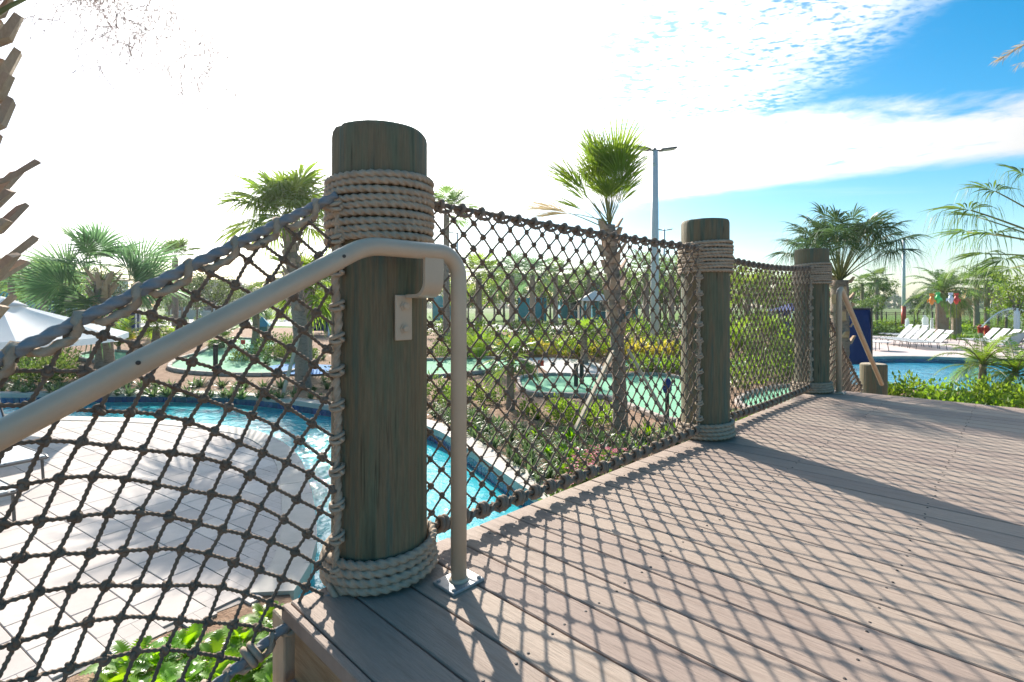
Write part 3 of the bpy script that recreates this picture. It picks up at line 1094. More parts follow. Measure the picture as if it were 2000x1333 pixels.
def net(label, node, fam, top_pts, bot_pts, side_paths, r_str, max_knots, seed, step=.008, hitch=.098, rtop=.0135, coarse=6, thick=False):
    """node(i, j) -> world point or None; fam = list of strands, each a list of (i, j) in quarter steps; whole steps are knots"""
    c0 = Vector(top_pts[0])
    root = thing('rope_net', label, 'rope net', (c0.x, c0.y, 0), 0, 'knotted rope nets between the posts')
    org = (c0.x, c0.y, 0)
    rs = random.Random(seed)
    for st in fam:
        path = [p for p in st if p is not None]
        if len(path) < 2:
            continue
        P = np.array([tuple(p) for p in path])
        L = np.concatenate([[0], np.cumsum(np.linalg.norm(np.diff(P, axis=0), axis=1))])
        if L[-1] < .02:
            continue
        m = max(3, int(L[-1] / step))
        s_ = np.linspace(0, L[-1], m + 1)
        Q = np.stack([np.interp(s_, L, P[:, a]) for a in range(3)], 1)
        mb = MB().rope(Q, r_str, r_str * 7, coarse, .15, cap=False)
        obj('strand', mb, MT['strand'], root, smooth=True, org=org)
    kn = node()
    kn.sort(key=lambda p: (p - Vector((0, 0, EYE))).length)
    rest_ = MB()
    sc = r_str / .0063
    for i, p in enumerate(kn):
        rot = (rs.uniform(0, 6.28), rs.uniform(0, 6.28), rs.uniform(0, 6.28))
        if i < max_knots:
            link('knot', knot_me, root, (p.x - org[0], p.y - org[1], p.z), rot, sc * rs.uniform(.92, 1.12))
        else:
            from mathutils import Euler
            rm = Euler(rot).to_matrix() * sc
            rest_.add([tuple(rm @ Vector(v) + p) for v in KNOT.v], KNOT.f)
    if rest_.n:
        o = obj('far_knots', rest_, MT['strand'], root, smooth=True, org=org)
        o['kind'] = 'stuff'
    # border ropes with the hitches that tie the net to them
    for nm, pts, rad, wr, hang in (('top_rope', top_pts, rtop, .0125 if thick else .0085, 0), ('bottom_rope', bot_pts, rtop, .0105, 1)):
        Q = [Vector(p) for p in pts]
        P = np.array([tuple(p) for p in Q])
        L = np.concatenate([[0], np.cumsum(np.linalg.norm(np.diff(P, axis=0), axis=1))])
        m = int(L[-1] / .008)
        s_ = np.linspace(0, L[-1], m + 1)
        P = np.stack([np.interp(s_, L, P[:, a]) for a in range(3)], 1)
        # soften corners
        for _ in range(4):
            P[1:-1] = (P[:-2] + 2 * P[1:-1] + P[2:]) / 4
        obj(nm, MB().rope(P, rad, rad * 8, 12, .16), MT['cable'] if rtop > .012 else MT['strand'], root, smooth=True, org=org)
        # lashing: one helix turn, then a run alongside, repeated for each hitch
        T = np.gradient(P, axis=0)
        T /= np.linalg.norm(T, axis=1, keepdims=True)
        up = np.tile(np.array([0, 0, 1.0]), (len(P), 1))
        Bv = np.cross(T, up)
        Bv /= np.linalg.norm(Bv, axis=1, keepdims=True)
        Nv = np.cross(Bv, T)
        hp = []
        turns_per = 1.0
        for i in range(0, len(P)):
            u = s_[i] / hitch
            fr = u - math.floor(u)
            a = 2 * math.pi * (math.floor(u) + ss(.25, .75, fr))
            a0 = -math.pi / 2
            rr = rad + wr * .6 + ((.004 if thick else .009) if fr < .25 or fr > .75 else .003) * (1 if not hang else 1.3) + rs.uniform(-.001, .001)
            hp.append(P[i] + Nv[i] * rr * math.sin(a + a0) + Bv[i] * rr * math.cos(a + a0))
        hp = np.array(hp)
        for _ in range(2):
            hp[1:-1] = (hp[:-2] + 2 * hp[1:-1] + hp[2:]) / 4
        obj('lashing', MB().rope(hp, wr, wr * 8, 9, .15), MT['rope'] if thick else MT['lash'], root, smooth=True, org=org)
        n = int(L[-1] / hitch)
        for h in range(n + 1):
            if thick and not hang:
                break
            hk = MB()
            ii = min(len(P) - 1, int((h * hitch) / .008))
            p = P[ii] + Nv[ii] * (rad * .6 if not hang else -rad * .3)
            R_ = rad + wr * (.7 if hang else .5)
            for q in range(1 if not hang else 2):
                ring = []
                for j in range(14):
                    a = 2 * math.pi * j / 14
                    ring.append(P[ii] + T[ii] * ((q - .5) * wr * 1.7 + .003 * math.sin(a)) + Nv[ii] * R_ * math.sin(a) * (1.15 if hang else 1.05) + Bv[ii] * R_ * math.cos(a))
                hk.tube(ring, wr * .85, 6, closed=True)
            obj('hitch', hk, MT['rope'] if thick else MT['lash'], root, smooth=True, org=org)
    for pts in side_paths:
        P = np.array([tuple(p) for p in pts])
        L = np.concatenate([[0], np.cumsum(np.linalg.norm(np.diff(P, axis=0), axis=1))])
        m = int(L[-1] / .006)
        s_ = np.linspace(0, L[-1], m + 1)
        P = np.stack([np.interp(s_, L, P[:, a]) for a in range(3)], 1)
        ax = np.stack([.004 * np.sin(s_ * 23 + seed), .004 * np.cos(s_ * 17), 0 * s_], 1)
        obj('side_rope', MB().rope(P + ax, .0130, .085, 12, .16), MT['rope'], root, smooth=True, org=org)
        for h in np.arange(.06, L[-1], .098):
            hk = MB()
            ii = min(len(P) - 1, int(h / .006))
            cpt = Vector(P[ii])
            for q in range(2):
                ring = [cpt + Vector((.018 * math.cos(a), .018 * math.sin(a), .007 * math.sin(a + q) + q * .012)) for a in np.arange(0, 6.2, .5)]
                hk.tube(ring, .0062, 6, closed=True)
            end = cpt + Vector((.023, -.012, -.003))
            hk.tube([cpt + Vector((.012, -.01, .004)), cpt + Vector((.018, -.013, .004)), end], [.006, .006, .0055], 6)
            obj('side_lashing', hk, MT['rope'], root, smooth=True, org=org)
    return root


# nets that run level between two posts
def level_net(sa, sb, label, seed, max_knots, ztop, zbot, r_str=.0051, slope=0.0, tn0=0.0, tn1=.03):
    Ln = abs(sb - sa)
    I = int(round(Ln / .0490))
    J = 24
    A = (sb - sa) / I

    def ztopf(u):
        return ztop[0] + (ztop[1] - ztop[0]) * u - ztop[2] * 4 * u * (1 - u) - slope * u * Ln

    def zbotf(u):
        return zbot[0] + (zbot[1] - zbot[0]) * u - zbot[2] * 4 * u * (1 - u) - slope * u * Ln

    def pos(i, j):
        u = i / I
        v = j / J
        w0, w1 = wiggle(u * Ln, v, seed)
        e = math.sin(math.pi * min(max(v, 0), 1)) * math.sin(math.pi * min(max(u, 0), 1)) ** .5
        s = sa + A * i + w0 * .7 * e
        t = tn0 + (tn1 - tn0) * u - .03 * e + w1 * e
        h = zbotf(u) + (ztopf(u) - zbotf(u)) * v + w0 * .6 * e
        return D(s, t, h)
    fam = []
    for d in (1, -1):
        starts = [(0, j) for j in range(0, J + 1) if j % 2 == 0] + [(i, 0 if d == 1 else J) for i in range(1, I + 1) if (i + (0 if d == 1 else J)) % 2 == 0]
        for i, j in starts:
            pts = []
            x, y = float(i), float(j)
            while 0 <= y <= J and x <= I:
                pts.append(pos(x, y))
                x += .5
                y += .5 * d
            if len(pts) > 2:
                fam.append(pts)

    def nodes():
        return [pos(i, j) for i in range(0, I + 1) for j in range(1, J) if (i + j) % 2 == 0]
    tops = [pos(I * k / 40, J) for k in range(41)]
    bots = [pos(I * k / 40, 0) for k in range(41)]
    sides = []
    if sb > sa:
        sides = [[pos(I, J * k / 20) + Vector((0, 0, .0)) for k in range(21)]]
    return net(label, nodes, fam, tops, bots, sides, r_str, max_knots, seed, step=.012, rtop=.0105, coarse=6)


level_net(.155, SP - .158, 'knotted rope net between the corner post and the middle post', 3, 300, (1.21, 1.215, .012), (.075, .075, .015))
level_net(SP + .155, 2 * SP - .158, 'knotted rope net between the middle post and the last post', 5, 0, (1.19, 1.215, .035), (.07, .075, .02))
level_net(2 * SP + .155, 2 * SP + 2.2, 'knotted rope net sloping down the far stairs beyond the last post', 8, 0, (1.0, 1.0, .02), (.03, .0, .0), slope=.58, tn1=0.0)


# net down the near stairs: diamonds pulled askew by the slope
def stair_net():
    seed = 2
    t0 = .03
    PE = 1.25
    ztop = lambda p: 1.175 - .609 * p
    zbot = lambda p: .0 - .42 * p

    def surf(p, z):
        w0, w1 = wiggle(p * 1.5, z * 1.5, seed)
        v = min(max((z - zbot(p)) / (ztop(p) - zbot(p)), 0), 1)
        e = math.sin(math.pi * v) * min(1, p / .2)
        return D(-.165 - p, t0 - .035 * min(1, p / .15) * (1 - e * .0) - .03 * e + w1 * e * .6, z)

    def pz(i, j):
        p = .060 * i + .033 * j
        return p, .62 + .055 * i - .052 * j - .60 * p * p + .006 * math.sin(i * 1.1 + j * 2.3)
    fam = []
    knots = []
    for fixed in (0, 1):
        for k in range(-45, 46):
            pts = []
            for m in range(-45 * 4, 45 * 4 + 1):
                i, j = (m / 4, k) if fixed == 0 else (k, m / 4)
                p, z = pz(i, j)
                ok = 0 <= p <= PE and zbot(max(p, 0)) <= z <= ztop(max(p, 0))
                if ok:
                    pts.append(surf(p, z))
                    if fixed == 0 and m % 4 == 0 and p > .01 and z < ztop(p) - .02 and z > zbot(p) + .02:
                        knots.append(pts[-1])
                elif len(pts) > 0:
                    break
            if len(pts) > 2:
                fam.append(pts)
    tops = [surf(PE * k / 40, ztop(PE * k / 40)) for k in range(41)]
    bots = [surf(PE * k / 40, zbot(PE * k / 40)) for k in range(41)]
    side = [surf(0, zbot(0) + (ztop(0) - zbot(0)) * k / 20) for k in range(21)]
    net('rope net sagging beside the near stairs below the thick blue-grey rope', lambda: knots, fam, tops, bots, [side], .0058, 300, seed, step=.0055, hitch=.125, rtop=.0155, coarse=9, thick=True)


stair_net()


# handrails
def handrail(label, s_post, t, sgn, bend_s, slope, end_s, ztop=1.008, bracket=True):
    base = D(s_post, t, 0)
    root = thing('handrail', label, 'handrail', base, 0, 'tan pipe handrails')
    org = tuple(base)
    r = .0245
    pts = []
    pts.append(D(s_post, t, 0))
    pts.append(D(s_post, t, ztop - .085))
    rb = .075
    for k in range(1, 9):
        a = math.pi / 2 * k / 8
        pts.append(D(s_post + sgn * rb * (1 - math.cos(a)), t, ztop - rb + rb * math.sin(a)))
    # soft bend into the slope
    for k in range(0, 9):
        u = -.045 + .09 * k / 8
        dz = 0 if u < -.045 else slope * (u + .045) ** 2 / (2 * .09)
        pts.append(D(bend_s + sgn * u, t, ztop - dz))
    pts.append(D(end_s, t, ztop - abs(end_s - bend_s) * slope))
    P = [Vector(p) for p in pts]
    obj('pipe', MB().tube(P, r, 20), MT['rail'], root, smooth=True, org=org)
    obj('base_plate', MB().box(D(s_post, t, .005), (.125, .10, .009), RD, bev=.002), MT['bolt'] if bracket else MT['rail'], root, org=org)
    obj('weld_collar', MB().lathe([(.031, .009), (.029, .014), (.0255, .019)], 20, tuple(base)), MT['rail'], root, smooth=True, org=org)
    for a, b in ((-1, -1), (1, -1), (1, 1), (-1, 1)):
        c = D(s_post + a * .05, t + b * .036, .0095)
        obj('bolt', MB().lathe([(.007, 0), (.007, .004), (.003, .006)], 8, tuple(c)), MT['bolt'], root, org=org)
    if bracket:
        # bent strap from the underside of the pipe to the post
        prof = [(t - .012, ztop - r - .002), (t + .0, ztop - r - .002)]
        W = .033
        sx = -.012 + .03
        path = [(t + .008, ztop - .02), (t + .008, ztop - .085)]
        for k in range(1, 9):
            a = math.pi / 2 * k / 8
            path.append((t + .008 - .045 * (1 - math.cos(a)), ztop - .085 - .045 * math.sin(a)))
        path.append((.163, ztop - .131))
        mb = MB()
        v, f = [], []
        n = len(path)
        for i, (tt, zz) in enumerate(path):
            a = path[max(i - 1, 0)]
            b = path[min(i + 1, n - 1)]
            dd = Vector((b[0] - a[0], b[1] - a[1])).normalized()
            nn = Vector((dd.y, -dd.x)) * .005
            for sg in (-1, 1):
                for wd in (-W, W):
                    v.append(tuple(D(sx + wd, tt + nn.x * sg, zz + nn.y * sg)))
        for i in range(n - 1):
            o = i * 4
            for a, b in ((0, 1), (1, 3), (3, 2), (2, 0)):
                f.append((o + a, o + b, o + 4 + b, o + 4 + a))
        f += [(0, 1, 3, 2), ((n - 1) * 4, (n - 1) * 4 + 2, (n - 1) * 4 + 3, (n - 1) * 4 + 1)]
        mb.add(v, f)
        o = obj('bracket_strap', mb, MT['rail'], root, org=org)
        autosmooth(o, 30)
        sp2 = -.03
        obj('bracket_plate', MB().box(D(sp2 + .012, .158, ztop - .195), (.058, .008, .135), RD, bev=.002), MT['rail'], root, org=org)
        for dz in (-.160, -.228):
            c = D(sp2 + .014, .163, ztop + dz)
            q = Matrix(((E2.x, 0, N2.x), (E2.y, 0, N2.y), (0, 1, 0)))
            mb = MB()
            tmp = MB().lathe([(.017, 0), (.017, .002), (.011, .0021), (.011, .009), (.008, .011)], 6)
            mb.add([tuple(q @ Vector(p) + c) for p in tmp.v], tmp.f)
            obj('bolt', mb, MT['rail'], root, org=org)
        # drilled hole seen as a dark plug on the sloping part
        for e, zz in ((.075, .0), (.50, .0)):
            c = D(bend_s - e, t + r * .97, ztop - e * slope + .006)
            tmp = MB().lathe([(.0045, 0), (.0045, .0018), (.003, .0022)], 10)
            mb = MB().add([tuple(q @ Vector(p) + c) for p in tmp.v], tmp.f)
            obj('plug', mb, MT['screw'], root, org=org)
    return root


handrail('tan pipe handrail rising from the near stairs and bending down beside the corner post', .12, .25, -1, -.196, .548, -1.9)
handrail('tan pipe handrail at the far end of the deck going down the far stairs', 2 * SP + .06, .22, 1, 2 * SP + .15, .56, 2 * SP + 2.2, bracket=False)
# ------------------------------------------------------------------ plants: building blocks
def leaf_strip(mb, base, d, side, L, w, droop, nseg=4, prof='leaf', join=0.0, tilt=0.0, curl=0.0):
    """a narrow leaf as a strip of quads; droop pulls the tip towards the ground"""
    base, d, side = Vector(base), Vector(d).normalized(), Vector(side).normalized()
    up = side.cross(d)
    vs_, fs = [], []
    for i in range(nseg + 1):
        u = i / nseg
        p = base + d * L * u
        p = p + Vector((0, 0, -droop * L * u ** 2.4)) + up * curl * L * math.sin(math.pi * u)
        if join:
            ww = w * (u / join if u < join else max(0.02, (1 - u) / (1 - join)) ** .8)
        elif prof == 'strap':
            ww = w * (1.0 if u < .55 else max(.04, (1 - u) / .45))
        else:
            ww = w * max(.05, math.sin(math.pi * min(1, u * .92 + .06)))
        sd = (side + up * tilt) * ww / 2
        vs_ += [p - sd, p + sd]
    for i in range(nseg):
        fs.append((2 * i, 2 * i + 1, 2 * i + 3, 2 * i + 2))
    mb.add(vs_, fs)


MESH = {}


def fan_frond(key, elev, Lp, Rb, nleaf, spread=118, droop=.35, curve=25, m='frond', seed=0, narrow=1.0, threads=0, dead=0):
    """fan leaf on its stalk, built heading +X at a given elevation so that gravity acts the right way"""
    k = ('fan', key, elev, seed, m)
    if k in MESH:
        return MESH[k]
    rs = random.Random(hash((key, elev, seed)) % 9999 if False else int(elev * 7 + seed * 131 + Lp * 1000))
    st = MB()
    path = []
    p = Vector((0, 0, 0))
    n = 8
    e = R(elev)
    for i in range(n + 1):
        path.append(tuple(p))
        e2 = e - R(curve) * (i / n) ** 1.5
        p = p + Vector((math.cos(e2), 0, math.sin(e2))) * Lp / n
    st.tube(path, [.016 - .008 * i / n for i in range(n + 1)], 5)
    bl = MB()
    a0 = e - R(curve) - R(8)
    hp = Vector(path[-1])
    for i in range(nleaf):
        th = R(-spread + 2 * spread * i / (nleaf - 1))
        ax = Vector((math.cos(a0), 0, math.sin(a0)))
        nz = Vector((-math.sin(a0), 0, math.cos(a0)))
        lat = Vector((0, 1, 0))
        c = math.cos(th)
        d = ax * c + lat * math.sin(th) + nz * (.34 * abs(math.sin(th)) + rs.uniform(-.05, .05))
        d.normalize()
        sd = (-ax * math.sin(th) + lat * math.cos(th))
        L = Rb * (.72 + .28 * (1 + c) / 2) * rs.uniform(.88, 1.06)
        start = hp + ax * (.16 * Rb * max(0, c) ** 2)
        dth = R(2 * spread / (nleaf - 1))
        w = 2 * math.tan(dth / 2) * L * .42 * 1.1 * narrow
        leaf_strip(bl, start, d, sd, L, w, droop * rs.uniform(.6, 1.4) * (.5 + .5 * math.sin(abs(th))), 5, join=.42, tilt=.5 if i % 2 else -.5)
        for _ in range(threads):
            q = start + d * L * rs.uniform(.6, 1.0) + Vector((0, 0, -droop * L * .6))
            leaf_strip(bl, q, d * .6 + Vector((rs.uniform(-.3, .3), rs.uniform(-.3, .3), -.8)), sd, Rb * rs.uniform(.25, .55), .0055, .9, 3)
    me1 = bl.mesh('frond', MT[m], smooth=False)
    me2 = st.mesh('stalk', MT['petiole'], smooth=True)
    MESH[k] = (me1, me2)
    return MESH[k]


def feather_frond(key, elev, L, nleaf, wleaf, lleaf, curve=70, m='frond', seed=0, droop=.3):
    k = ('feather', key, elev, seed, m)
    if k in MESH:
        return MESH[k]
    rs = random.Random(int(elev * 7 + seed * 131 + L * 1000))
    path = []
    p = Vector((0, 0, 0))
    n = 14
    dirs = []
    for i in range(n + 1):
        path.append(p.copy())
        e2 = R(elev) - R(curve) * (i / n) ** 1.4
        d = Vector((math.cos(e2), 0, math.sin(e2)))
        dirs.append(d)
        p = p + d * L / n
    st = MB().tube([tuple(q) for q in path], [.018 * (1 - .8 * i / n) for i in range(n + 1)], 5)
    bl = MB()
    for i in range(nleaf):
        u = .12 + .88 * i / (nleaf - 1)
        f = u * n
        a = min(int(f), n - 1)
        q = path[a].lerp(path[a + 1], f - a)
        d = dirs[a]
        nz = Vector((-d.z, 0, d.x))
        for s in (-1, 1):
            dd = d * (.55 + .35 * u) + Vector((0, s, 0)) * .85 + nz * rs.uniform(.05, .4)
            ll = lleaf * (math.sin(math.pi * (u * .75 + .2)) * .8 + .2) * rs.uniform(.85, 1.1)
            leaf_strip(bl, q, dd, d, ll, wleaf, droop * rs.uniform(.6, 1.5), 3)
    MESH[k] = (bl.mesh('frond', MT[m], smooth=False), st.mesh('stalk', MT['petiole'], smooth=True))
    return MESH[k]


def trunk_mb(h, r0, r1, lean=(0, 0), seed=0, bulge=.0, rings=True, n=14):
    rs = random.Random(seed)
    m = max(8, int(h / .12))
    mb = MB()
    vs_, fs = [], []
    for i in range(m + 1):
        u = i / m
        cx_, cy_ = lean[0] * u ** 1.6, lean[1] * u ** 1.6
        rr = r0 + (r1 - r0) * u + r0 * .35 * math.exp(-u * h / .18) + bulge * math.exp(-((u - .85) / .12) ** 2)
        rr *= 1 + (.05 if i % 2 else -.03) * (1 if rings else 0) + rs.uniform(-.02, .02)
        for k in range(n):
            a = 2 * math.pi * k / n
            q = rr * (1 + rs.uniform(-.04, .04))
            vs_.append((cx_ + q * math.cos(a), cy_ + q * math.sin(a), h * u - (.25 if i == 0 else 0)))
    for i in range(m):
        for k in range(n):
            k2 = (k + 1) % n
            fs.append((i * n + k, i * n + k2, (i + 1) * n + k2, (i + 1) * n + k))
    fs.append(tuple(m * n + k for k in range(n)))
    return mb.add(vs_, fs)


def boots_mb(h0, h1, r, count, L, lean=(0, 0), h=1.0, seed=0, w=.10, out=.6):
    """cut leaf bases left on the trunk, spiralling up"""
    rs = random.Random(seed)
    mb = MB()
    for i in range(count):
        u = (i + .5) / count
        z = h0 + (h1 - h0) * u
        f = (z / h) ** 1.6
        a = i * 2.4 + rs.uniform(-.2, .2)
        o = Vector((math.cos(a), math.sin(a), 0))
        sd = Vector((-math.sin(a), math.cos(a), 0))
        c = Vector((lean[0] * f, lean[1] * f, z)) + o * r * .85
        ll = L * rs.uniform(.65, 1.25)
        tip = c + o * ll * out + Vector((0, 0, ll * .85))
        w0, w1 = w * rs.uniform(.9, 1.15), w * .55
        th = .03
        vs_ = [c - sd * w0, c + sd * w0, c + sd * w0 * .8 + o * th * 1.6, c - sd * w0 * .8 + o * th * 1.6,
               tip - sd * w1, tip + sd * w1, tip + sd * w1 * .8 + o * th, tip - sd * w1 * .8 + o * th]
        mb.add(vs_, [(0, 3, 2, 1), (4, 5, 6, 7), (0, 1, 5, 4), (1, 2, 6, 5), (2, 3, 7, 6), (3, 0, 4, 7)])
    return mb


def palm(label, base, h, r=.17, lean=(0, 0), spec=None, n=18, kind='fan', m='frond', elevs=(80, 60, 40, 20, 0, -25), az0=0, seed=0,
         name='fan_palm', cat='palm tree', group=None, boots=0, bootL=.3, braces=0, dead=0, azs=None, trunk=True, trunk_m='trunk', nvar=2, bare=0, scs=None, rolls=None):
    rs = random.Random(seed * 7 + 3)
    root = thing(name, label, cat, base, 0, group)
    if trunk:
        obj('trunk', trunk_mb(h, r, r * .85, lean, seed), MT[trunk_m], root, smooth=True)
    if boots:
        tot = boots_mb(h * .45 if h > 2 else h * .3, h + .05, r, boots, bootL, lean, h, seed)
        o = obj('leaf_bases', tot, MT['boot'], root)
        o['kind'] = 'stuff'
    top = Vector((lean[0], lean[1], h))
    sp = dict(spec)
    for i in range(n):
        if azs:
            az, el = azs[i]
        else:
            el = elevs[int(i * len(elevs) / n)]
            az = az0 + i * 137.5 + rs.uniform(-14, 14)
        if kind == 'fan':
            mm = m if not (dead and i >= n - dead) else 'frond_dead'
            bl, st = fan_frond(label if azs else str(sorted(spec.items())), el, seed=(i % nvar), m=mm, **sp)
        else:
            bl, st = feather_frond(label if azs else str(sorted(spec.items())), el, seed=(i % nvar), m=m, **sp)
        sc = rs.uniform(.88, 1.1) * (scs[i] if scs else 1)
        f = link('frond', bl, root, top + Vector((0, 0, rs.uniform(-.10, .06))), (R(rolls[i]) if rolls else 0, 0, R(az)), sc)
        link('stalk', st, f)
    for k in range(braces):
        a = rs.uniform(0, 6.28) if braces != 2 else (R(200) if k == 0 else R(-20))
        hh = min(h * .55, 1.5)
        foot = Vector((math.cos(a) * 1.0, math.sin(a) * 1.0, -.05))
        obj('brace', MB().bar(foot, Vector((math.cos(a) * r, math.sin(a) * r, hh)), .085, .04), MT['brace'], root)
    return root


def rot_to(v):
    return math.atan2(v.y, v.x)


# ---------------------------------------------------------------- broadleaf trees and shrubs (shared meshes)
def crown_mesh(key, rx, rz, nclump, nleaf, size, m, seed, flat=0.0, cr=.34):
    rs = random.Random(seed)
    mb = MB()
    vs_, fs = [], []
    o = 0
    centers = []
    for i in range(nclump):
        while True:
            p = Vector((rs.uniform(-1, 1), rs.uniform(-1, 1), rs.uniform(-1, 1)))
            if .25 < p.length < 1:
                break
        p = p * (.75 + .25 * p.length)
        centers.append(Vector((p.x * rx, p.y * rx, p.z * rz)))
    for c in centers:
        rr = rx * cr * rs.uniform(.6, 1.25)
        for _ in range(nleaf):
            d = Vector((rs.gauss(0, 1), rs.gauss(0, 1), rs.gauss(0, .8)))
            d.normalize()
            p = c + d * rr * rs.uniform(.45, 1.0)
            a = Vector((rs.gauss(0, 1), rs.gauss(0, 1), rs.gauss(0, 1))).normalized()
            b = a.cross(d)
            if b.length < .05:
                continue
            b.normalize()
            s = size * rs.uniform(.6, 1.3)
            vs_ += [p - a * s, p + b * s * .45, p + a * s, p - b * s * .45]
            fs.append((o, o + 1, o + 2, o + 3))
            o += 4
    mb.add(vs_, fs)
    return mb.mesh(key, MT[m], smooth=False), centers


TREES = []
for i, (rx, rz, nc, nl, sz, m, hh) in enumerate([(2.1, 1.9, 34, 60, .13, 'leaf', 2.6), (1.7, 2.3, 34, 60, .12, 'leaf', 2.6), (2.4, 1.6, 36, 60, .13, 'leaf', 2.4),
                                                 (1.6, 1.9, 26, 46, .12, 'leaf_lime', 2.4), (2.0, 2.2, 38, 62, .13, 'leaf_dark', 2.2)]):
    me, cs = crown_mesh('crown', rx, rz, nc, nl, sz, m, 70 + i)
    tr = MB()
    tr.tube([(0, 0, -.2), (.04, .02, hh * .5), (0, .05, hh)], [.13, .10, .08], 8)
    rs = random.Random(i)
    for c in cs[::3]:
        e = Vector((c.x * .8, c.y * .8, c.z * .8 + hh + rz * .55))
        mid = Vector((e.x * .4, e.y * .4, hh * .8 + .35 * (e.z - hh * .8)))
        tr.tube([(0, .03, hh * .72), tuple(mid), tuple(e)], [.055, .035, .012], 5)
    TREES.append((me, tr.mesh('trunk', MT['bark'], smooth=True), hh + rz * .55, hh + rz * 1.55))


def tree(label, px, depth, top_py, v, group, wide=1.0):
    b = at(px, depth)
    me, tm, zc_, tot = TREES[v]
    H = EYE + (597 - top_py) / FPX * depth - b.z
    root = thing('shade_tree', label, 'tree', b, random.uniform(0, 6.28), group)
    s = H / tot
    link('trunk', tm, root, None, None, s)
    link('crown', me, root, (0, 0, zc_ * s), None, (s * wide, s * wide, s))
    return root


def strap_clump(key, n, L, w, m, seed, droop=.75, up=(45, 85)):
    rs = random.Random(seed)
    mb = MB()
    for i in range(n):
        a = rs.uniform(0, 6.28)
        e = R(rs.uniform(*up))
        d = Vector((math.cos(a) * math.cos(e), math.sin(a) * math.cos(e), math.sin(e)))
        sd = Vector((-math.sin(a), math.cos(a), 0))
        leaf_strip(mb, (d.x * .03, d.y * .03, -.02), d, sd, L * rs.uniform(.6, 1.15), w, droop * rs.uniform(.5, 1.2), 4, 'strap', tilt=rs.uniform(-.4, .4))
    return mb.mesh(key, MT[m], smooth=False)


def bush(key, r, h, n, size, m, seed):
    rs = random.Random(seed)
    mb = MB()
    vs_, fs = [], []
    o = 0
    for i in range(n):
        d = Vector((rs.gauss(0, 1), rs.gauss(0, 1), abs(rs.gauss(0, .9)))).normalized()
        q = rs.uniform(.45, 1.0)
        p = Vector((d.x * r * q, d.y * r * q, d.z * h * q + h * .06)) * (1 + .15 * math.sin(5 * d.x + seed))
        out = (d + Vector((rs.gauss(0, .5), rs.gauss(0, .5), rs.gauss(.3, .5)))).normalized()
        b = out.cross(Vector((rs.gauss(0, 1), rs.gauss(0, 1), rs.gauss(0, 1)))).normalized()
        nn = out.cross(b)
        s = size * rs.uniform(.65, 1.3)
        vs_ += [p, p + out * s * .5 + b * s * .24 - nn * s * .04, p + out * s, p + out * s * .5 - b * s * .24 - nn * s * .04]
        fs += [(o, o + 1, o + 2), (o, o + 2, o + 3)]
        o += 4
    mb.add(vs_, fs)
    return mb.mesh(key, MT[m], smooth=False)


PL = {
    'strap': [strap_clump('strap_leaved_plant', 42, .50, .022, 'leaf_strap', s) for s in (1, 2, 3)],
    'bright': [strap_clump('strap_leaved_plant', 36, .62, .032, 'leaf_lime', s, .8) for s in (4, 5)],
    'midstrap': [strap_clump('strap_leaved_plant', 36, .6, .036, 'leaf_bright', s, .8) for s in (6, 7)],
    'bush': [bush('bush', .42, .55, 260, .10, 'leaf', s) for s in (8, 9)],
    'limebush': [bush('bush', .42, .55, 220, .12, 'leaf_lime', s) for s in (10, 11)],
    'darkbush': [bush('bush', .5, .6, 300, .09, 'leaf_dark', s) for s in (12, 13)],
    'croton': [bush('bush', .40, .50, 200, .13, 'leaf_yellow', s) for s in (14, 15)],
    'spiky': [strap_clump('strap_leaved_plant', 26, .42, .05, 'leaf_strap', s, .35, (20, 80)) for s in (16, 17)],
}


def plant(kind, p, label, group, sc=1.0, name=None):
    me = random.choice(PL[kind])
    nm = name or ('bush' if 'bush' in kind or kind == 'croton' else 'strap_leaved_plant')
    o = link(nm, me, None, p, (random.uniform(-.08, .08), random.uniform(-.08, .08), random.uniform(0, 6.28)), sc * random.uniform(.8, 1.2))
    return tag(o, label, 'shrub' if nm == 'bush' else 'plant', group)


def scatter(pix, n, kinds, label, group, sc=1.0, mind=.28, zoff=0.0, name=None):
    poly = [gp(*p).xy for p in pix]
    xs, ys = [p.x for p in poly], [p.y for p in poly]
    done = []
    tries = 0
    while len(done) < n and tries < n * 40:
        tries += 1
        x, y = random.uniform(min(xs), max(xs)), random.uniform(min(ys), max(ys))
        if not inside(poly, x, y) or inside(RIVER, x, y) or inside(POOL2, x, y):
            continue
        if any((x - a) ** 2 + (y - b) ** 2 < mind ** 2 for a, b in done):
            continue
        done.append((x, y))
        plant(random.choice(kinds), (x, y, gz(x, y) + zoff), label, group, sc, name)


def row(a, b, n, kinds, label, group, sc=1.0, jit=.12, name=None):
    A, B = gp(*a), gp(*b)
    for i in range(n):
        p = A.lerp(B, (i + .5) / n) + Vector((random.uniform(-jit, jit), random.uniform(-jit, jit), 0))
        p.z = gz(p.x, p.y)
        plant(random.choice(kinds), p, '%s, %s from the left' % (label, ordinal(i)), group, sc, name)


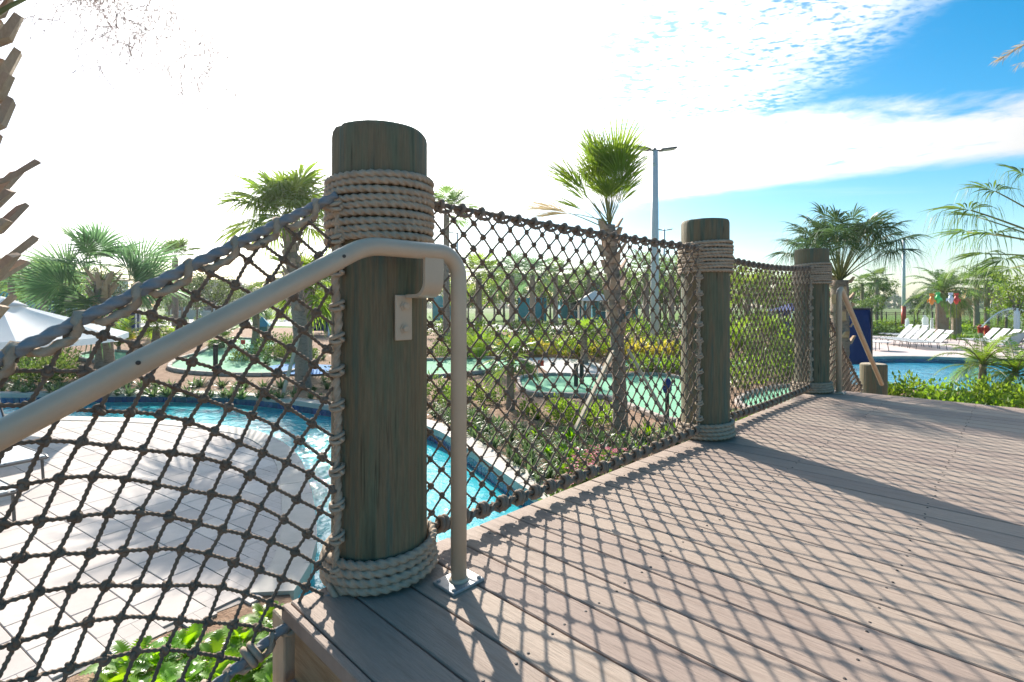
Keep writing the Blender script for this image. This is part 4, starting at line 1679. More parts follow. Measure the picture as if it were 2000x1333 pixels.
# ---------------------------------------------------------------- palms, nearest first
# trunk at the left edge of the frame: boots stick out into the picture
rootA = thing('fan_palm', 'palm trunk at the left edge of the photo, covered in cut leaf bases', 'palm tree', (-4.02, 3.55, 0))
HA = 6.2
obj('trunk', trunk_mb(HA, .24, .21, (.12, .1), 5), MT['trunk'], rootA, smooth=True)
rs = random.Random(77)
bi = 0
z = 2.05
while z < HA - .2:
    for q in range(5):
        a = bi * 2.4 + rs.uniform(-.35, .35)
        zz = z + q * .034 + rs.uniform(-.03, .03)
        o = Vector((math.cos(a), math.sin(a), 0))
        sd = Vector((-math.sin(a), math.cos(a), 0))
        f = (zz / HA) ** 1.6
        prot = .62 if zz < 3.15 else .45
        c = Vector((.12 * f, .1 * f, zz)) + o * .19
        ll = rs.uniform(.22, .40)
        mid = c + o * ll * .42 + Vector((0, 0, ll * .22))
        tip = c + o * ll * prot * 1.45 + Vector((0, 0, ll * rs.uniform(.6, .85)))
        w0, w1, w2 = .095 * rs.uniform(.9, 1.1), .062, .05 * rs.uniform(.7, 1.2)
        th = .036 * rs.uniform(.7, 1.2)
        vs_ = []
        for p_, w_, t_ in ((c, w0, th * 1.6), (mid, w1, th * 1.25), (tip, w2, th)):
            ins = -o * .3 + Vector((0, 0, 1)) * .0
            vs_ += [p_ - sd * w_, p_ + sd * w_, p_ + sd * w_ * .75 + o * t_ - Vector((0, 0, t_ * .5)), p_ - sd * w_ * .75 + o * t_ - Vector((0, 0, t_ * .5))]
        skew = rs.uniform(-.03, .03)
        vs_[8] = vs_[8] + Vector((0, 0, skew))
        vs_[11] = vs_[11] + Vector((0, 0, skew))
        fs = [(0, 3, 2, 1), (8, 9, 10, 11)]
        for k in (0, 4):
            for i, j in ((0, 1), (1, 2), (2, 3), (3, 0)):
                fs.append((k + i, k + j, k + 4 + j, k + 4 + i))
        obj('leaf_base', MB().add(vs_, fs), MT['boot'], rootA)
        bi += 1
    z += .145
for i in range(16):
    el = (70, 50, 30, 10)[i // 4]
    bl, st = fan_frond('A', el, 1.2, 1.0, 30, seed=i % 2, curve=30)
    f = link('frond', bl, rootA, (.12, .1, HA), (0, 0, R(i * 137.5 + 20)))
    link('stalk', st, f)
# dry flower stalks that hang from its crown into the top of the picture
rs = random.Random(5)


def branchlets(mb, p, d, L, r, depth, rs, droop=.5):
    pts = [p]
    q = Vector(p)
    dd = Vector(d)
    n = 6 if depth > 1 else 3
    for i in range(n):
        dd = (dd + Vector((rs.uniform(-.25, .25), rs.uniform(-.25, .25), rs.uniform(-.2, .15) - droop * .12))).normalized()
        q = q + dd * L / n
        pts.append(q.copy())
    mb.tube([tuple(a) for a in pts], [max(.0014, r * (1 - .7 * i / n)) for i in range(n + 1)], 3, cap=False)
    if depth > 0:
        for i in range(1, n + 1):
            for _ in range(2 if depth > 1 else 1):
                nd = (dd * .7 + Vector((rs.uniform(-1, 1), rs.uniform(-1, 1), rs.uniform(-.8, .6)))).normalized()
                if i > 2 or depth < 3:
                    branchlets(mb, pts[i], nd, L * rs.uniform(.35, .6), max(r * .5, .0014), depth - 1, rs, droop)


for i in range(8):
    qx = 175 + 195 * (i / 7) + rs.uniform(-15, 15)
    qy = rs.uniform(10, 60) + (45 if i > 5 else 0) - 4 - (40 if i < 2 else 0)
    a = at(qx + rs.uniform(-70, 10), 4.2 + rs.uniform(-.2, .2), py=-170 + rs.uniform(-30, 30))
    b = at(qx, 4.2, py=qy)
    mb = MB()
    branchlets(mb, a, (b - a).normalized(), (b - a).length * 1.15, .0045, 3, rs, .3)
    obj('flower_stalk', mb, MT['twig'], rootA, org=tuple(rootA.location))
a, b = at(-60, 3.6, py=60), at(70, 4.0, py=-12)
obj('leaf_stalk', MB().tube([tuple(at(-160, 3.55, py=120)), tuple(a), tuple(at(20, 3.8, py=12)), tuple(b), tuple(at(160, 4.3, py=-40))], [.03, .024, .017, .012, .009], 6), MT['petiole'], rootA, smooth=True, org=tuple(rootA.location))

SAB = dict(Lp=.85, Rb=1.05, nleaf=34, droop=.38, curve=24)
SABS = dict(Lp=.62, Rb=.80, nleaf=30, droop=.40, curve=22)

# D: bright palm behind the net, left of the tall lamp
d = gp(1212, 852)
hD = EYE + (597 - 440) / FPX * d.y
rs = random.Random(3)
azD, scD = [], []
for e in (88, 86, 84, 83, 82, 81):
    azD.append((rs.uniform(110, 290), e))
    scD.append(rs.uniform(.9, 1.02))
for e in (74, 68, 62, 56, 50, 44, 40):
    azD.append((180 + rs.uniform(-45, 45), e))
    scD.append(rs.uniform(.62, .85))
for e in (82, 78, 74, 70, 66, 60):
    azD.append((rs.uniform(-40, 40), e))
    scD.append(rs.uniform(.42, .55))
for e in (70, 60, 52, 64, 80, 76, 72, 68, 84, 58):
    azD.append((rs.uniform(190, 300), e))
    scD.append(rs.uniform(.5, .72))
azD += [(178, 26), (190, 14)]
scD += [.8, .75]
palm('bright green young palm with upright fans, left of the tall twin-headed lamp', d, hD, .125, (-.20, 0), dict(Lp=.92, Rb=1.08, nleaf=30, droop=.24, curve=8, spread=50),
     n=len(azD), m='frond_lime', azs=azD, scs=scD, seed=4, boots=36, bootL=.20, braces=2, nvar=3, dead=2)
# E: two palms seen through the sloping net
d = at(592, 14.0)
hE = EYE + (597 - 440) / FPX * 14.0 - d.z
palm('tall palm with a grey booted trunk and thin drooping leaf tips behind the sloping net', d, hE, .19, (-.42, 0), dict(Lp=.85, Rb=1.15, nleaf=34, droop=.7, curve=24, threads=1), n=26, m='frond_lime',
     elevs=(85, 76, 66, 54, 40, 15), seed=8, boots=46, bootL=.24, braces=1)
d = at(600, 17.5)
palm('lower bright palm beside the tall booted palm behind the sloping net', d, EYE + (597 - 560) / FPX * 17.5 - d.z, .16, (.05, 0), dict(Lp=.7, Rb=1.1, nleaf=36, droop=.45, curve=24), n=20, m='frond_lime',
     elevs=(78, 60, 45, 25, 5, -20), seed=6, boots=16)
# B: big blue-green fan palm on the left
d = at(205, 17.0)
LB_ = [(270, 84, 0), (245, 72, 0), (300, 72, 0), (180, 60, 45), (0, 58, -45), (180, 36, 70), (0, 32, -70), (185, 8, 75), (-5, 10, -75), (180, -18, 70), (5, -14, -70), (262, -42, 0), (228, -35, 20), (315, -38, -20),
       (90, 62, 0), (80, 35, 0), (130, 12, 0), (50, 5, 0), (215, 40, 50), (325, 40, -50), (270, 35, 0)]
palm('broad blue-green fan palm behind the white umbrella', d, EYE + (597 - 548) / FPX * 17 - d.z, .25, (-.1, 0), dict(Lp=1.05, Rb=1.32, nleaf=40, droop=.22, curve=16, spread=112), n=len(LB_), m='frond_blue',
     azs=[(a, e) for a, e, r_ in LB_], rolls=[r_ for a, e, r_ in LB_], seed=9, boots=30, bootL=.5)
d = at(342, 27)
palm('slim palm behind the right side of the broad fan palm', d, EYE + (597 - 505) / FPX * 27 - d.z, .16, (0, 0), SABS, n=13, m='frond', elevs=(80, 65, 50, 30), seed=10)
d = at(872, 24)
palm('palm whose leaf tips show just right of the corner post', d, EYE + (597 - 420) / FPX * 24 - d.z, .16, (0, 0), SAB, n=13, m='frond', elevs=(75, 55, 35, 10), seed=12)
# F: palm behind the last post
d = at(1640, 12.6)
rs = random.Random(12)
palm('full dark green palm with long bare leaf stalks behind the last post', d, EYE + (597 - 548) / FPX * 12.6, .22, (0, 0), dict(Lp=1.36, Rb=.70, nleaf=40, droop=.8, curve=18, spread=130, threads=1, narrow=.9), n=34, m='frond_dark',
     elevs=(84, 76, 68, 60, 52, 45, 36), seed=13, boots=20, bootL=.22, nvar=3)
# G: palm outside the right edge whose leaves reach in
cG = at(2150, 6.2, py=505)
azG = [(168, 40), (176, 26), (185, 17), (178, 8), (190, 0), (120, 35), (100, 20), (60, 40), (30, 25), (0, 10), (-30, 35), (-60, 15), (100, 60), (300, 60), (75, 5), (15, -20), (45, 55)]
palm('palm beyond the right edge, its thready fan leaves reaching into the sky', (cG.x, cG.y, 0), cG.z, .2, (0, 0), dict(Lp=1.48, Rb=.44, nleaf=22, droop=.45, curve=8, spread=105, threads=2, narrow=.75), n=len(azG), m='frond', azs=azG, seed=15, nvar=2)
gr = [o for o in COL.objects if o.get('label', '').startswith('palm beyond the right')][0]
mb = MB()
rs = random.Random(9)
pts = [at(2150, 6.2, py=300), at(2120, 6.0, py=120), at(2060, 5.8, py=62), at(2000, 5.7, py=88), at(1950, 5.6, py=118)]
mb.tube([tuple(p) for p in pts], [.012, .010, .008, .006, .003], 5)
for i in range(150):
    u = rs.uniform(2.0, 4.0)
    a = min(int(u), 3)
    p = pts[a].lerp(pts[a + 1], u - a)
    leaf_strip(mb, p, Vector((-.8 + rs.uniform(-.6, .6), rs.uniform(-.7, .7), rs.uniform(-.9, .35))), Vector((rs.uniform(-1, 1), rs.uniform(-1, 1), rs.uniform(-1, 1))), rs.uniform(.06, .14), .007, .3, 3)
pts2 = [pts[2], at(2030, 5.8, py=110), at(1985, 5.7, py=128)]
for i in range(60):
    u = rs.uniform(0, 2.0)
    a = min(int(u), 1)
    p = pts2[a].lerp(pts2[a + 1], u - a)
    leaf_strip(mb, p, Vector((-.6 + rs.uniform(-.6, .6), rs.uniform(-.7, .7), rs.uniform(-1, .2))), Vector((rs.uniform(-1, 1), rs.uniform(-1, 1), rs.uniform(-1, 1))), rs.uniform(.06, .13), .007, .3, 3)
obj('flower_plume', mb, MT['frond_dead'], gr, org=tuple(gr.location))

# H: date palm with a thick trunk behind the loungers, and its neighbours
DATE = dict(L=2.5, nleaf=44, wleaf=.05, lleaf=.55, curve=80)
d = at(1840, 37)
palm('date palm with a thick brown trunk behind the row of loungers', d, EYE + (597 - 572) / FPX * 37, .40, (0, 0), DATE, n=30, kind='feather', m='frond', elevs=(80, 60, 42, 25, 5, -15), seed=16, name='date_palm', trunk_m='boot', nvar=3)
d = at(1868, 39)
palm('palm with a pale slim trunk and dry hanging leaves right of the date palm', d, EYE + (597 - 568) / FPX * 39, .3, (0, 0), SAB, n=20, m='frond', elevs=(70, 45, 10, -45, -65), seed=17, dead=10)
for px, dep, py, lab in ((1907, 47, 552, 'slim dark palm behind the fountain jets at the right'), (1928, 47, 556, 'round-headed palm with dry leaves near the right edge'), (1952, 60, 565, 'small palm far off at the right edge')):
    d = at(px, dep)
    palm(lab, d, EYE + (597 - py) / FPX * dep, .22, (0, 0), SAB, n=16, m='frond', elevs=(80, 55, 20, -40), seed=px, dead=3)
for px, dep, py, lab in ((1684, 62, 556, 'small palm far off left of the striped lamp post'), (1712, 60, 548, 'taller far palm left of the striped lamp post')):
    d = at(px, dep)
    palm(lab, d, EYE + (597 - py) / FPX * dep, .2, (0, 0), SAB, n=14, m='frond', elevs=(75, 45, 15, -20), seed=px)
# J: pygmy date palms in the bed by the right pool
PYG = dict(L=1.25, nleaf=40, wleaf=.022, lleaf=.26, curve=75)
for px, py, cx_, cy_, lab in ((1918, 770, 1920, 712, 'pygmy date palm with a straight stem beside the right pool'), (1955, 772, 1985, 728, 'pygmy date palm with a leaning stem at the right edge of the pool bed')):
    b = g0(px, py)
    c = at(cx_, b.y, py=cy_)
    palm(lab, (b.x, b.y, 0), c.z, .085, (c.x - b.x, 0), PYG, n=20, kind='feather', m='frond_lime', elevs=(75, 50, 30, 10, -10), seed=px, name='pygmy_palm', trunk_m='trunk')
# small palms of the golf course and the ones beyond it
for px, dep, py, r_, spc, m, lab in (
        (997, 11.3, 704, .085, 'a', 'frond', 'small palm with a dark slim stem left of the near putting green'),
        (1141, 18, 655, .12, 'a', 'frond_lime', 'low palm among the yellow bushes left of the bright palm'),
        (500, 22, 605, .15, 'a', 'frond', 'small palm beside the blue cabana behind the handrail'),
        (432, 21, 668, .12, 'a', 'frond', 'dwarf palm by the far putting green seen under the handrail'),
        (305, 22, 640, .15, 'a', 'frond_lime', 'dwarf bright palm right of the white umbrella'),
        (22, 33, 548, .2, 'b', 'frond', 'palm at the far left behind the umbrella'),
        (86, 34, 545, .22, 'b', 'frond', 'palm left of the broad fan palm'),
        (122, 36, 552, .2, 'b', 'frond_lime', 'second palm left of the broad fan palm'),
        (935, 30, 545, .2, 'b', 'frond_lime', 'pale green palm seen just right of the handrail post'),
        (1000, 34, 540, .2, 'b', 'frond_blue', 'bushy blue-green palm in the row behind the net'),
        (1040, 36, 538, .2, 'b', 'frond_blue', 'taller blue-green palm in the row behind the net'),
        (1085, 40, 540, .2, 'b', 'frond', 'dark palm left of the cream gazebo'),
        (1150, 44, 545, .2, 'b', 'frond', 'dark palm behind the cream gazebo'),
        (1262, 33, 535, .2, 'b', 'frond', 'palm just left of the tall twin-headed lamp'),
        (1312, 36, 540, .2, 'b', 'frond', 'palm just left of the middle post'),
        (1460, 34, 575, .2, 'b', 'frond_lime', 'palm behind the net right of the middle post'),
        (640, 30, 560, .2, 'b', 'frond', 'palm behind the corner post')):
    d = at(px, dep)
    sp_ = SABS if spc == 'b' else dict(Lp=.35, Rb=.5, nleaf=24, droop=.4, curve=24)
    palm(lab, d, max(.3, EYE + (597 - py) / FPX * dep - d.z), r_, (0, 0), SAB if dep > 28 else sp_, n=15, m=m, elevs=(80, 60, 40, 15, -15), seed=px + 5)

# clump of feathery areca right of the umbrella
for px, dep, py, lab in ((232, 20, 650, 'yellow-green feathery palm clump right of the white umbrella'), (1505, 24, 655, 'yellow-green feathery palm behind the net before the last post'),
                         (935, 17, 690, 'bright feathery palm low behind the handrail post'), (1440, 19, 665, 'bright feathery palm right of the middle post')):
    d = at(px, dep)
    palm(lab, d, .25, .06, (0, 0), dict(L=1.3, nleaf=26, wleaf=.035, lleaf=.4, curve=55), n=16, kind='feather', m='leaf_lime', elevs=(85, 72, 60, 45), seed=px, name='areca_palm', trunk=True)

# ---------------------------------------------------------------- shade trees
GT = 'leafy trees in the row behind the golf course'
trees = [(30, 46, 515, 0), (70, 52, 520, 4), (140, 48, 545, 3), (170, 60, 525, 0), (290, 44, 548, 0), (330, 40, 555, 1), (385, 42, 545, 4), (415, 40, 540, 2), (440, 46, 552, 1),
         (480, 52, 555, 0), (520, 45, 556, 3), (610, 48, 545, 0), (650, 46, 548, 2), (890, 44, 540, 3), (915, 40, 548, 0), (965, 42, 535, 3), (985, 46, 515, 0), (1015, 50, 525, 1), (1060, 46, 532, 3), (1110, 50, 528, 0),
         (1140, 54, 535, 4), (1205, 48, 530, 0), (1235, 42, 532, 2), (1275, 48, 525, 1), (1300, 44, 530, 0), (1330, 46, 540, 3), (1430, 40, 512, 3), (1455, 44, 525, 0), (1480, 40, 520, 3), (1510, 46, 528, 0), (1540, 42, 532, 3),
         (1575, 46, 540, 0), (870, 52, 540, 0), (940, 54, 535, 4), (1000, 56, 532, 0), (1075, 54, 530, 4), (1165, 56, 535, 0), (1220, 54, 530, 4), (1290, 56, 530, 4), (1350, 52, 530, 0), (1400, 50, 525, 4), (230, 52, 550, 4), (355, 50, 552, 0), (560, 54, 545, 4), (1660, 70, 562, 2)]
seen_lab = {}
words = ['rounded mid green', 'tall mid green', 'spreading mid green', 'light yellow-green', 'dark green']
cnt_ = {}
for px, dep, py, v in sorted(trees):
    if px < 480:
        w = 'behind the sloping net'
    elif px < 700:
        w = 'behind the corner post'
    elif px < 1420:
        w = 'behind the middle net'
    elif px < 1620:
        w = 'behind the farthest net'
    else:
        w = 'beyond the navy panel'
    k_ = cnt_.get((v, w), 0)
    cnt_[(v, w)] = k_ + 1
    tree('%s tree %s, %s such from left' % (words[v], w, ordinal(k_)), px, dep, py - 8, v, GT)
for px, dep, py, v, lab in ((1722, 62, 533, 1, 'open-crowned tree on the lawn left of the striped lamp post'), (1700, 58, 575, 0, 'low round tree on the lawn left of the striped lamp post'),
                            (1792, 66, 574, 4, 'small dark conical tree on the lawn right of the striped lamp post'),
                            (1985, 34, 525, 3, 'pale feathery tree at the right edge behind the fountains'), (1965, 40, 545, 3, 'smaller pale tree beside the right-edge tree')):
    tree(lab, px, dep, py, v, 'trees on the far lawn')

# distant wood, one mass
mb = MB()
rs = random.Random(31)
vs_, fs = [], []
o = 0
for i in range(19000):
    a = R(rs.uniform(-60, 60))
    dd = rs.uniform(300, 350)
    hmax = 9.5 + 2.5 * math.sin(a * 47) + 1.7 * math.sin(a * 131 + 1) + 1.2 * math.sin(a * 290)
    z = hmax * (1 - rs.random() ** 1.6)
    x, y = dd * math.sin(a) / math.cos(a), dd
    p = Vector((x, y, z))
    u = Vector((rs.gauss(0, 1), rs.gauss(0, 1), rs.gauss(0, 1))).normalized()
    v = u.cross(Vector((rs.gauss(0, 1), rs.gauss(0, 1), rs.gauss(0, 1)))).normalized()
    s = rs.uniform(.8, 1.9)
    vs_ += [p - u * s, p + v * s * .6, p + u * s, p - v * s * .6]
    fs.append((o, o + 1, o + 2, o + 3))
    o += 4
mb.add(vs_, fs)
tag(obj('treeline', mb, MT['leaf_dark']), kind='stuff')

# ---------------------------------------------------------------- shrubs and border plants
row((-40, 764), (640, 782), 30, ['spiky', 'strap'], 'strap-leaved plant just behind the far pool edge', 'strap plants along the far pool edge', 1.05)
row((-40, 756), (560, 758), 20, ['spiky'], 'strap-leaved plant one row back from the far pool edge', 'strap plants in the second row', 1.0)
scatter([(-60, 752), (-60, 722), (90, 720), (170, 738), (150, 752)], 22, ['darkbush', 'bush'], 'dark green low bush left of the round putting green', 'dark bushes left of the putting greens', 1.0, .35)
scatter([(0, 712), (0, 690), (140, 684), (150, 712)], 14, ['strap', 'bush'], 'loose grassy plant behind the umbrella canopy', 'grassy plants by the umbrella', .9, .4)
scatter([(450, 712), (470, 690), (560, 676), (635, 690), (635, 712), (545, 716)], 26, ['bush', 'strap', 'darkbush'], 'grey-green bush in the bed between the putting greens behind the handrail', 'bushes between the greens', .95, .35)
scatter([(590, 765), (590, 742), (660, 742), (840, 752), (860, 790), (760, 795)], 26, ['strap', 'bush'], 'low plant in the bed behind the corner post', 'plants behind the corner post', .9, .3)
scatter([(845, 800), (900, 800), (1010, 840), (1160, 855), (1320, 842), (1345, 868), (1200, 915), (1110, 955), (1060, 950), (1000, 905), (925, 855), (850, 815)], 105, ['strap', 'strap', 'spiky', 'strap', 'midstrap'],
        'arching strap-leaved clump in the bed between the pool and the near putting green', 'strap clumps by the near putting green', .85, .2)
scatter([(850, 790), (880, 760), (960, 772), (1000, 800), (980, 830), (900, 806)], 10, ['limebush', 'bright', 'bush'], 'yellow-green bush at the pool bed right of the corner post', 'yellow-green bushes right of the corner post', .75, .3)
scatter([(1010, 800), (1180, 815), (1200, 840), (1040, 835)], 12, ['limebush', 'bright'], 'bright green clump below the near putting green', 'bright clumps below the green', .7, .3)
row((945, 694), (1370, 700), 20, ['croton', 'croton', 'limebush'], 'yellow-leaved bush in the row across the golf course', 'yellow bushes across the golf course', 1.05)
row((850, 686), (1380, 690), 24, ['bush', 'limebush'], 'green bush in the row behind the yellow bushes', 'green bushes behind the yellow row', 1.1)
scatter([(845, 676), (845, 652), (1380, 650), (1380, 676)], 46, ['bush', 'limebush', 'midstrap', 'darkbush'], 'leafy green bush in the deep bed before the foot path', 'bushes before the foot path', 1.25, .5)
scatter([(850, 705), (850, 690), (920, 690), (930, 702)], 6, ['bush'], 'low bush right of the handrail post by the green strip', 'low bushes by the green strip', .8, .4)
row((1040, 735), (1010, 731), 3, ['bush'], 'small bush at the tip of the near green', 'small bushes at the green tip', .7)
scatter([(1250, 734), (1250, 724), (1345, 722), (1345, 734)], 8, ['limebush', 'bush'], 'yellow-green bush behind the near putting green', 'bushes behind the near green', .9, .35)
scatter([(1420, 765), (1420, 690), (1600, 690), (1620, 745), (1500, 765)], 34, ['limebush', 'bush', 'bush'], 'yellow-green bush seen through the net before the last post', 'yellow-green bushes before the last post', 1.15, .4)
scatter([(1410, 680), (1410, 640), (1620, 640), (1620, 680)], 30, ['limebush', 'bush', 'limebush'], 'tall green bush far behind the net before the last post', 'tall bushes far behind the last net', 1.7, .7)
scatter([(1385, 850), (1400, 820), (1440, 805), (1480, 815), (1430, 850)], 10, ['midstrap', 'strap'], 'strap plant at the deck edge below the net beside the middle post', 'strap plants below the deck edge', .7, .2)
row((-20, 640), (640, 622), 26, ['limebush', 'bush'], 'bright bush along the foot path', 'bright bushes along the foot path', 1.0, .3)
row((200, 664), (420, 660), 9, ['limebush', 'croton'], 'yellowish bush between umbrella and far green', 'yellowish bushes by the far green', .9, .3)
# bed between the deck end and the right pool
scatter([(1722, 782), (1740, 766), (1900, 772), (2060, 778), (2130, 800), (2130, 860), (1980, 850), (1800, 826)], 80, ['bright', 'midstrap', 'bright', 'limebush'],
        'bright strap-leaved clump in the bed between the deck end and the right pool', 'bright clumps beyond the deck end', .85, .22)
row((1700, 655), (1790, 657), 8, ['bush', 'limebush'], 'green bush behind the lounger row', 'bushes behind the lounger row', 1.3, .2)
row((1850, 664), (2020, 668), 16, ['midstrap', 'bright'], 'grassy clump of the hedge behind the right loungers', 'hedge clumps behind the right loungers', 1.5, .2)
row((1790, 650), (1990, 652), 16, ['limebush', 'bush'], 'bright bush along the splash pad', 'bushes along the splash pad', 1.3, .4)
row((1650, 640), (2010, 638), 24, ['limebush'], 'yellow-green bush before the black fence', 'bushes before the black fence', 1.3, .5)


# lobed plants at the foot of the stairs
def lobed(seed):
    rs = random.Random(seed)
    mb = MB()
    for i in range(26):
        a = i * 2.4 + rs.uniform(-.3, .3)
        e = R(rs.uniform(28, 82))
        d = Vector((math.cos(a) * math.cos(e), math.sin(a) * math.cos(e), math.sin(e)))
        Ls = rs.uniform(.10, .20)
        q = d * Ls
        mb.tube([(0, 0, 0), tuple(q * .5 + Vector((0, 0, .02))), tuple(q)], [.006, .005, .004], 4)
        sd = Vector((-math.sin(a), math.cos(a), 0))
        ax = Vector((math.cos(a), math.sin(a), math.tan(e) * .45)).normalized()
        L = rs.uniform(.20, .32)
        # one blade with lobes: vertices along both edges go in and out
        n = 17
        rows = []
        for k in range(n + 1):
            u = k / n
            env = .30 * L * math.sin(math.pi * min(1, .12 + u * .88)) ** .7
            wv = env * (.40 + .60 * (1 if k % 2 else 0))
            dz = -.35 * L * u * u
            c = q + ax * L * u + Vector((0, 0, dz))
            rows.append((c - sd * wv + Vector((0, 0, .15 * wv)), c, c + sd * wv + Vector((0, 0, .15 * wv))))
        vs_ = [p for r_ in rows for p in r_]
        fs = []
        for k in range(n):
            o = k * 3
            fs += [(o, o + 1, o + 4, o + 3), (o + 1, o + 2, o + 5, o + 4)]
        mb.add(vs_, fs)
    return mb.mesh('lobed_leaf_plant', MT['leaf_lobed'], smooth=False)


LB = [lobed(s) for s in (1, 2, 3)]
for i, (px, py) in enumerate([(255, 1330), (310, 1318), (365, 1290), (420, 1320), (470, 1275), (500, 1330), (520, 1232), (545, 1290), (440, 1370), (350, 1375), (540, 1380), (290, 1400), (480, 1420), (400, 1450), (225, 1380)]):
    p = g0(px, py)
    o = link('lobed_leaf_plant', LB[i % 3], None, (p.x, p.y, 0), (0, 0, random.uniform(0, 6.28)), random.uniform(.5, .7))
    tag(o, 'glossy bright green plant with lobed leaves at the foot of the near stairs', 'plant', 'lobed plants at the foot of the stairs')
bedp = [Vector((-4.15, 1.2)), Vector((-2.70, 3.08)), Vector((-2.33, 3.6)), Vector((-1.45, 3.6)), Vector((-.5, 3.2)), Vector((-.3, 1.6)), Vector((-1.6, 0.2)), Vector((-4.15, .2))]
tag(obj('mulch_bed', sheet(bedp, .4, lambda x, y: .012), MT['mulch'], smooth=True), kind='structure')
# pentas: small bushes with pink heads near the deck edge
PF = []
for s in (1, 2):
    rs = random.Random(s + 50)
    fl = MB()
    for i in range(9):
        a, r_ = rs.uniform(0, 6.28), rs.uniform(0, .2)
        c = Vector((r_ * math.cos(a), r_ * math.sin(a), .27 + rs.uniform(-.05, .05)))
        for k in range(9):
            b = k * 2.4
            q = c + Vector((math.cos(b), math.sin(b), .25)) * .014 * math.sqrt(k)
            nrm = Vector((rs.gauss(0, .3), rs.gauss(0, .3), 1)).normalized()
            u = nrm.cross(Vector((1, .2, 0))).normalized() * .012
            v = nrm.cross(u).normalized() * .012
            fl.add([q - u, q + v, q + u, q - v], [(0, 1, 2, 3)])
    PF.append((bush('flowering_plant', .22, .27, 110, .075, 'leaf', 60 + s), fl.mesh('flower_heads', MT['flower'], smooth=False)))
done = []
poly = [g0(*p) for p in ((1076, 968), (1120, 935), (1190, 905), (1225, 912), (1150, 965), (1085, 1000))]
for i in range(400):
    x, y = random.uniform(-.2, 2.2), random.uniform(5.0, 8)
    if len(done) > 22 or not inside(poly, x, y) or any((x - a) ** 2 + (y - b) ** 2 < .17 ** 2 for a, b in done):
        continue
    done.append((x, y))
    k = random.choice(PF)
    o = link('flowering_plant', k[0], None, (x, y, 0), (0, 0, random.uniform(0, 6.28)), random.uniform(.8, 1.15))
    tag(o, 'low plant with pink flower heads at the deck edge beside the pool coping', 'flower', 'pink flowers by the deck')
    f = link('flower_heads', k[1], o)
    f['kind'] = 'stuff'
# ------------------------------------------------------------------ umbrella
uc = Vector((-9.45, 9.6, 0))
um = thing('patio_umbrella', 'large white square-ribbed umbrella over the paving at the left', 'umbrella', uc)
zp, ze, RU = 2.34, 1.68, 2.0
n = 8
for k in range(n):
    a0, a1 = 2 * math.pi * (k + .12) / n, 2 * math.pi * (k + 1.12) / n
    A = Vector((math.cos(a0) * RU, math.sin(a0) * RU, ze))
    B = Vector((math.cos(a1) * RU, math.sin(a1) * RU, ze))
    T0 = Vector((math.cos(a0) * .16, math.sin(a0) * .16, zp - .04))
    T1 = Vector((math.cos(a1) * .16, math.sin(a1) * .16, zp - .04))
    mb = MB()
    vs_, fs = [], []
    nu, nv = 8, 6
    for i in range(nu + 1):
        for j in range(nv + 1):
            u, v = i / nu, j / nv
            p = (T0.lerp(A, u)).lerp(T1.lerp(B, u), v)
            sag = .07 * math.sin(math.pi * u) * math.sin(math.pi * v) + .05 * u * math.sin(math.pi * v)
            vs_.append(p - Vector((p.x, p.y, 0)).normalized() * .10 * u * math.sin(math.pi * v) * .6 - Vector((0, 0, sag * .8)))
    for i in range(nu):
        for j in range(nv):
            o = i * (nv + 1) + j
            fs.append((o, o + nv + 1, o + nv + 2, o + 1))
    o2 = len(vs_)
    for j in range(nv + 1):
        p = vs_[nu * (nv + 1) + j]
        vs_ += [p + Vector((0, 0, 0)), p - Vector((0, 0, .11))]
    for j in range(nv):
        fs.append((o2 + 2 * j, o2 + 2 * j + 1, o2 + 2 * j + 3, o2 + 2 * j + 2))
    mb.add(vs_, fs)
    obj('canopy_panel', mb, MT['canvas'], um, smooth=True)
    obj('rib', MB().tube([tuple(T0 - Vector((0, 0, .03))), tuple(A - Vector((0, 0, .03)))], .011, 6), MT['whitepaint'], um)
obj('vent_cap', MB().lathe([(.42, zp - .10), (.3, zp - .03), (.12, zp + .05), (.02, zp + .09)], 16), MT['canvas'], um, smooth=True)
obj('pole', MB().tube([(0, 0, 0), (0, 0, zp)], .028, 10), MT['whitepaint'], um, smooth=True)
obj('pull_strap', MB().tube([(.05, -.02, zp + .08), (.10, 0, zp + .16), (.16, .02, zp + .13), (.14, .0, zp + .06)], .012, 6), MT['teal'], um)
obj('base', MB().lathe([(.34, 0), (.34, .05), (.08, .10), (.05, .3)], 20), MT['frame'], um)


